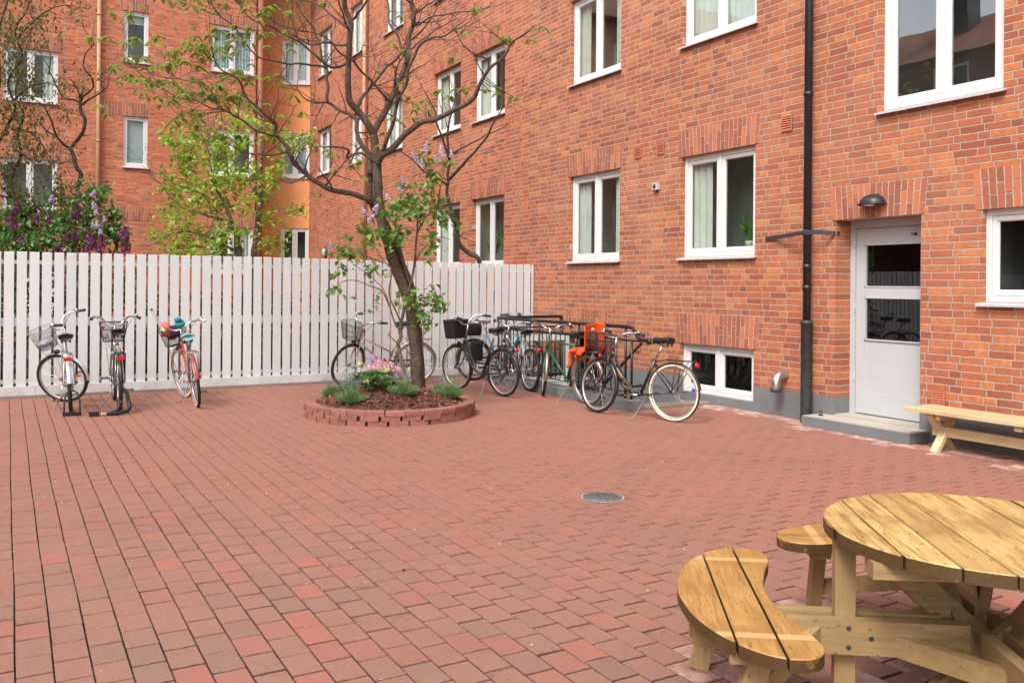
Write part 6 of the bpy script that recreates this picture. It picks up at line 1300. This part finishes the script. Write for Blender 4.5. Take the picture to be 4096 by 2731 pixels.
# ------------------------------------------------------------------ round picnic table with kidney seats
def mkwood(name, axis, c1, c2, dark): return wood_mat(name, c1, c2, dark, axis)
def mkwood2(name, axis, c1, c2, dark, band=False):
    mt = wood_mat(name, c1, c2, dark, axis, True, .5); nt = mt.node_tree; N = nt.nodes; b = N['Principled BSDF']; src = b.inputs['Base Color'].links[0].from_socket
    def nd(ty, **k):
        o = N.new(ty)
        for a_, v_ in k.items(): setattr(o, a_, v_)
        return o
    def mp(v, a_, b_, c_, d_):
        o = nd('ShaderNodeMapRange'); nt.links.new(v, o.inputs[0])
        for i_, x_ in enumerate((a_, b_, c_, d_)): o.inputs[i_+1].default_value = x_
        return o.outputs[0]
    def mx(f_, a_, col):
        o = nd('ShaderNodeMix', data_type='RGBA'); nt.links.new(f_, o.inputs[0]); nt.links.new(a_, o.inputs[6]); o.inputs[7].default_value = (*col, 1); return o.outputs[2]
    def mul(a_, b_):
        o = nd('ShaderNodeMath', operation='MULTIPLY'); nt.links.new(a_, o.inputs[0]); nt.links.new(b_, o.inputs[1]); return o.outputs[0]
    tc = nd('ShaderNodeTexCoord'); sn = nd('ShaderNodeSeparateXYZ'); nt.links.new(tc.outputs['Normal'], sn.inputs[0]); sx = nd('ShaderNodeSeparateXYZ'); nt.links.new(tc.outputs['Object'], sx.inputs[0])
    nz = nd('ShaderNodeTexNoise'); nz.inputs['Scale'].default_value = 9; nz.inputs['Detail'].default_value = 4; nt.links.new(tc.outputs['Object'], nz.inputs['Vector'])
    out = src
    if band:
        ab = nd('ShaderNodeMath', operation='ABSOLUTE'); nt.links.new(sx.outputs[1], ab.inputs[0])
        out = mx(mul(mp(ab.outputs[0], .385, .392, 0, .75), mp(ab.outputs[0], .428, .436, 1, 0)), out, (.56, .37, .16))
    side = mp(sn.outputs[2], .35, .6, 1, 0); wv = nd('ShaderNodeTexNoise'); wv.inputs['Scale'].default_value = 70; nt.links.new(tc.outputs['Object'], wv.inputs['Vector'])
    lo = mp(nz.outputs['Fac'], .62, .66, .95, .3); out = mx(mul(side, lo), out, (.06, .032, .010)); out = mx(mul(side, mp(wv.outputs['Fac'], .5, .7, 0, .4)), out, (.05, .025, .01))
    nt.links.new(out, b.inputs['Base Color']); return mt
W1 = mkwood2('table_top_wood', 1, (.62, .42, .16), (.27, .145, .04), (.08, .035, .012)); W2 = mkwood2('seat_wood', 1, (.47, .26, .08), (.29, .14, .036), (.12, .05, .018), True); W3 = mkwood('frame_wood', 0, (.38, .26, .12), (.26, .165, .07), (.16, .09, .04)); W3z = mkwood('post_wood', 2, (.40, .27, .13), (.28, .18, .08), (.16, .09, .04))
W4 = mkwood('seat_wood_cross', 0, (.48, .28, .11), (.36, .18, .06), (.16, .08, .03))
TA = R(144.5)
t = thing('picnic_table', 'round wooden picnic table with curved plank seats on a crossed beam frame', 'picnic table', (3.12, 1.935, 0), TA)
def clip(poly, a, keep_less, ax=0):
    out = []; n = len(poly)
    for i in range(n):
        p, q = poly[i], poly[(i+1) % n]; ip = (p[ax] <= a) == keep_less; iq = (q[ax] <= a) == keep_less
        if ip: out.append(p)
        if ip != iq:
            s_ = (a-p[ax])/(q[ax]-p[ax]); out.append((p[0]+(q[0]-p[0])*s_, p[1]+(q[1]-p[1])*s_))
    return out
def plank(mb, poly, z0, z1, rn, ch=.004):
    cx = sum(p[0] for p in poly)/len(poly); cy = sum(p[1] for p in poly)/len(poly); dz = rn.uniform(-.0015, .0015); n = len(poly)
    # inset top edge
    ins = []
    for i in range(n):
        a, b, c_ = Vector((*poly[i-1], 0)), Vector((*poly[i], 0)), Vector((*poly[(i+1) % n], 0)); e1 = (b-a); e2 = (c_-b)
        if e1.length < 1e-6 or e2.length < 1e-6: ins.append((b.x, b.y)); continue
        n1 = Vector((-e1.y, e1.x, 0)).normalized(); n2 = Vector((-e2.y, e2.x, 0)).normalized(); m_ = (n1+n2); m_ = m_.normalized() if m_.length > 1e-6 else n1
        q = b+m_*ch; ins.append((q.x, q.y))
    vs = [(x, y, z0) for x, y in poly]+[(x, y, z1-ch+dz) for x, y in poly]+[(x, y, z1+dz) for x, y in ins]
    mb.add(vs, [tuple(range(n-1, -1, -1)), tuple(range(2*n, 3*n))]+[(i, (i+1) % n, n+(i+1) % n, n+i) for i in range(n)]+[(n+i, n+(i+1) % n, 2*n+(i+1) % n, 2*n+i) for i in range(n)])
rn = random.Random(2); RT = .56; N_ = 96
circ = [(RT*math.cos(2*math.pi*i/N_), RT*math.sin(2*math.pi*i/N_)) for i in range(N_)]
m = MB(); x = -RT-.02; wd_ = .1415
while x < RT:
    p = clip(clip(circ, x+.0035, False), x+wd_-.0035, True)
    if len(p) > 3: plank(m, p, .676, .722, rn)
    x += wd_
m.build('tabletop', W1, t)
m = MB()
for y in (-.27, .27): m.box((0, y, .648), (.98 if abs(y) > .1 else 1.08, .095, .055))
m.box((0, 0, .645), (1.06, .045, .06)); m.build('underframe', W3, t)
half = [(1.11, 0), (1.10, .12), (1.075, .25), (1.03, .37), (.955, .49), (.87, .565), (.79, .585), (.725, .56), (.69, .49), (.70, .40), (.735, .28), (.765, .15), (.778, .05)]
ctl = half+[(x, -y) for x, y in reversed(half[1:])]; kid = []
for i in range(len(ctl)):
    q0, q1, q2, q3 = [Vector((*ctl[(i+k_) % len(ctl)], 0)) for k_ in (-1, 0, 1, 2)]
    for j in range(4): t_ = j/4; v_ = .5*((2*q1)+(q2-q0)*t_+(2*q0-5*q1+4*q2-q3)*t_*t_+(3*q1-q0-3*q2+q3)*t_**3); kid.append((v_.x, v_.y))
for k in range(4):
    Q = Matrix.Rotation(k*math.pi/2, 4, 'Z'); rn = random.Random(k+5)
    m = MB()
    for (a, b) in ((.5, .818), (.826, .958), (.966, 1.14)):
        p = clip(clip(kid, a, False), b, True)
        if len(p) > 3: plank(m, p, .405, .45, rn)
    m.m = Matrix.Identity(4)
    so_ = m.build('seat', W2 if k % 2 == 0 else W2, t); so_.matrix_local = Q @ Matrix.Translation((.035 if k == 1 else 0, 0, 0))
    m = MB()
    for y in (-.40, .40): m.box((.86, y, .385), (.24, .09, .038))
    bo = m.build('seat_batten', W3, so_)
    for y in (-.0455, .0455):
        m = MB(); m.box((.565+.0 if y > 0 else .60, y, .325), (.98 if y > 0 else .92, .045, .125)); b_ = m.build('beam', W3, t); b_.matrix_local = Q
    m = MB(); m.box((.50, 0, .337), (.074, .0445, .674)); b_ = m.build('post', W3z, t); b_.matrix_local = Q
    for y in (-.38, .38):
        m = MB(); m.bar((.93+.06, y, .0), (.86, y, .40), .075, .055, (0, 1, 0)); b_ = m.build('leg', W3z, t); b_.matrix_local = Q
    for y in (-.38, .38):
        m = MB(); m.bar((.93, y*.92, .18), (.60, y*.12, .33), .035, .07, (0, 0, 1)); b_ = m.build('brace', W3, t); b_.matrix_local = Q
    m = MB(); m.bar((.40, .075 if k % 2 else -.075, .655), (-.30, .075 if k % 2 else -.075, .03), .045, .10, (0, 0, 1)); b_ = m.build('diagonal_brace', W3, t); b_.matrix_local = Q
    m = MB(); m.bar((.34, .03, .30), (.03, .34, .30), .045, .075, (0, 0, 1)); b_ = m.build('corner_board', W3, t); b_.matrix_local = Q
    m = MB()
    for (x, z) in ((.50, .36), (.50, .29), (.42, .325), (.68, .335)):
        for y in (-.0685, .0685): m.lathe([(0, .0012), (.0085, .0012), (.0095, .0008), (.0095, 0)], 10, (x, y, z), (0, 1 if y > 0 else -1, 0))
    b_ = m.build('bolt_heads', M['castiron'], t); b_.matrix_local = Q
# ------------------------------------------------------------------ long bench at the wall
WB = mkwood('new_pine', 1, (.62, .50, .30), (.50, .37, .20), (.34, .20, .09))
t = thing('bench', 'pale new pine bench with crossed legs against the brick wall right of the door', 'bench', (8.06, 4.62, 0)); inv = Matrix.Translation((-8.06, -4.62, 0))
YB0, YB1 = 3.45, 5.72
m = MB()
for i, (a, b) in enumerate(((7.845, 7.982), (7.988, 8.125), (8.131, 8.268))):
    y1 = YB1-(.0, .015, .0)[i]; pts = [(a, YB0), (b, YB0), (b, y1), (a, y1)]; rn = random.Random(i); plank(m, pts, .375, .412, rn, .005)
m.build('seat', WB, t)
WBx = mkwood('new_pine_leg', 2, (.66, .54, .34), (.56, .42, .24), (.34, .20, .09)); WBy = mkwood('new_pine_batten', 0, (.66, .52, .30), (.55, .40, .20), (.34, .20, .09))
for yy in (YB1-.30, YB0+.30):
    m = MB(); m.bar((7.90, yy, -.01), (8.22, yy, .375), .045, .08, (0, 1, 0)); m.build('leg', WBx, t)
    m = MB(); m.bar((8.24, yy+.047, -.01), (7.89, yy+.047, .375), .045, .08, (0, 1, 0)); m.build('leg', WBx, t)
    m = MB(); m.box((8.06, yy-.047, .348), (.36, .045, .05)); m.build('batten', WBy, t)
m = MB(); m.box((8.06, (YB0+YB1)/2, .349), (.36, .07, .05)); m.build('batten', WBy, t)
m = MB(); m.box((8.06, (YB0+YB1)/2, .19), (.045, YB1-YB0-.36, .095)); m.build('stretcher', WB, t)
for o in t.children: o.matrix_parent_inverse = inv
# ------------------------------------------------------------------ dark hedge, added for the shadow behind the fence
rn = random.Random(77); T = thing('hedge', 'dark hedge added behind the white fence for the shadow in its gaps', 'hedge', (1.2, 14.55, 0)); m = MB()
for k in range(12000):
    p = Vector((rn.uniform(-4.6, 4.4), rn.gauss(0, .22), 0)); p.z = rn.random()*(1.85 if p.x < .6 else 1.42)+rn.gauss(0, .03); a = rn.uniform(0, 6.3)
    m.leaf(p, Vector((math.cos(a), math.sin(a), rn.gauss(0, .4))), Vector((rn.gauss(0, .5), -1, .6)), rn.uniform(.05, .09), .055)
m.build('foliage', leaf_mat('hedge_leaf', [(0, (.012, .022, .016)), (.7, (.02, .04, .02)), (1, (.05, .09, .03))], .1), T)
m = MB(); 
for i in range(30): x = rn.uniform(-4.5, 3.5); m.tube([(x, rn.uniform(-.1, .1), -.02), (x+rn.uniform(-.2, .2), rn.uniform(-.15, .15), 1.2)], [.02, .008], 5)
m.build('stems', M['barkdark'], T)
# tiny litter on the paving
rn = random.Random(9); m = MB()
for i in range(90):
    x, y = rn.uniform(.2, 7.9), rn.uniform(2.2, 12.5); s_ = rn.uniform(.004, .010)
    if math.hypot(x-BED[0], y-BED[1]) < 1.1 or (x > 6.8 and y > 8.9) or math.hypot(x-3.12, y-1.94) < 1.2: continue
    m.box((x, y, .006), (s_*1.4, s_, .003), Matrix.Rotation(rn.uniform(0, 3), 3, 'Z'))
tag(m.build('litter', simple('pale_grit', (.62, .60, .56), .8)), 'tiny pale specks of grit and petals scattered over the red paving', 'litter', kind='stuff')
m = MB(); m.box((1.93, 4.55, .012), (.014, .012, .010), Matrix.Rotation(.4, 3, 'Z'), taper=.6); tag(m.build('pebble', M['hole']), 'small dark pebble lying alone on the open paving', 'pebble')
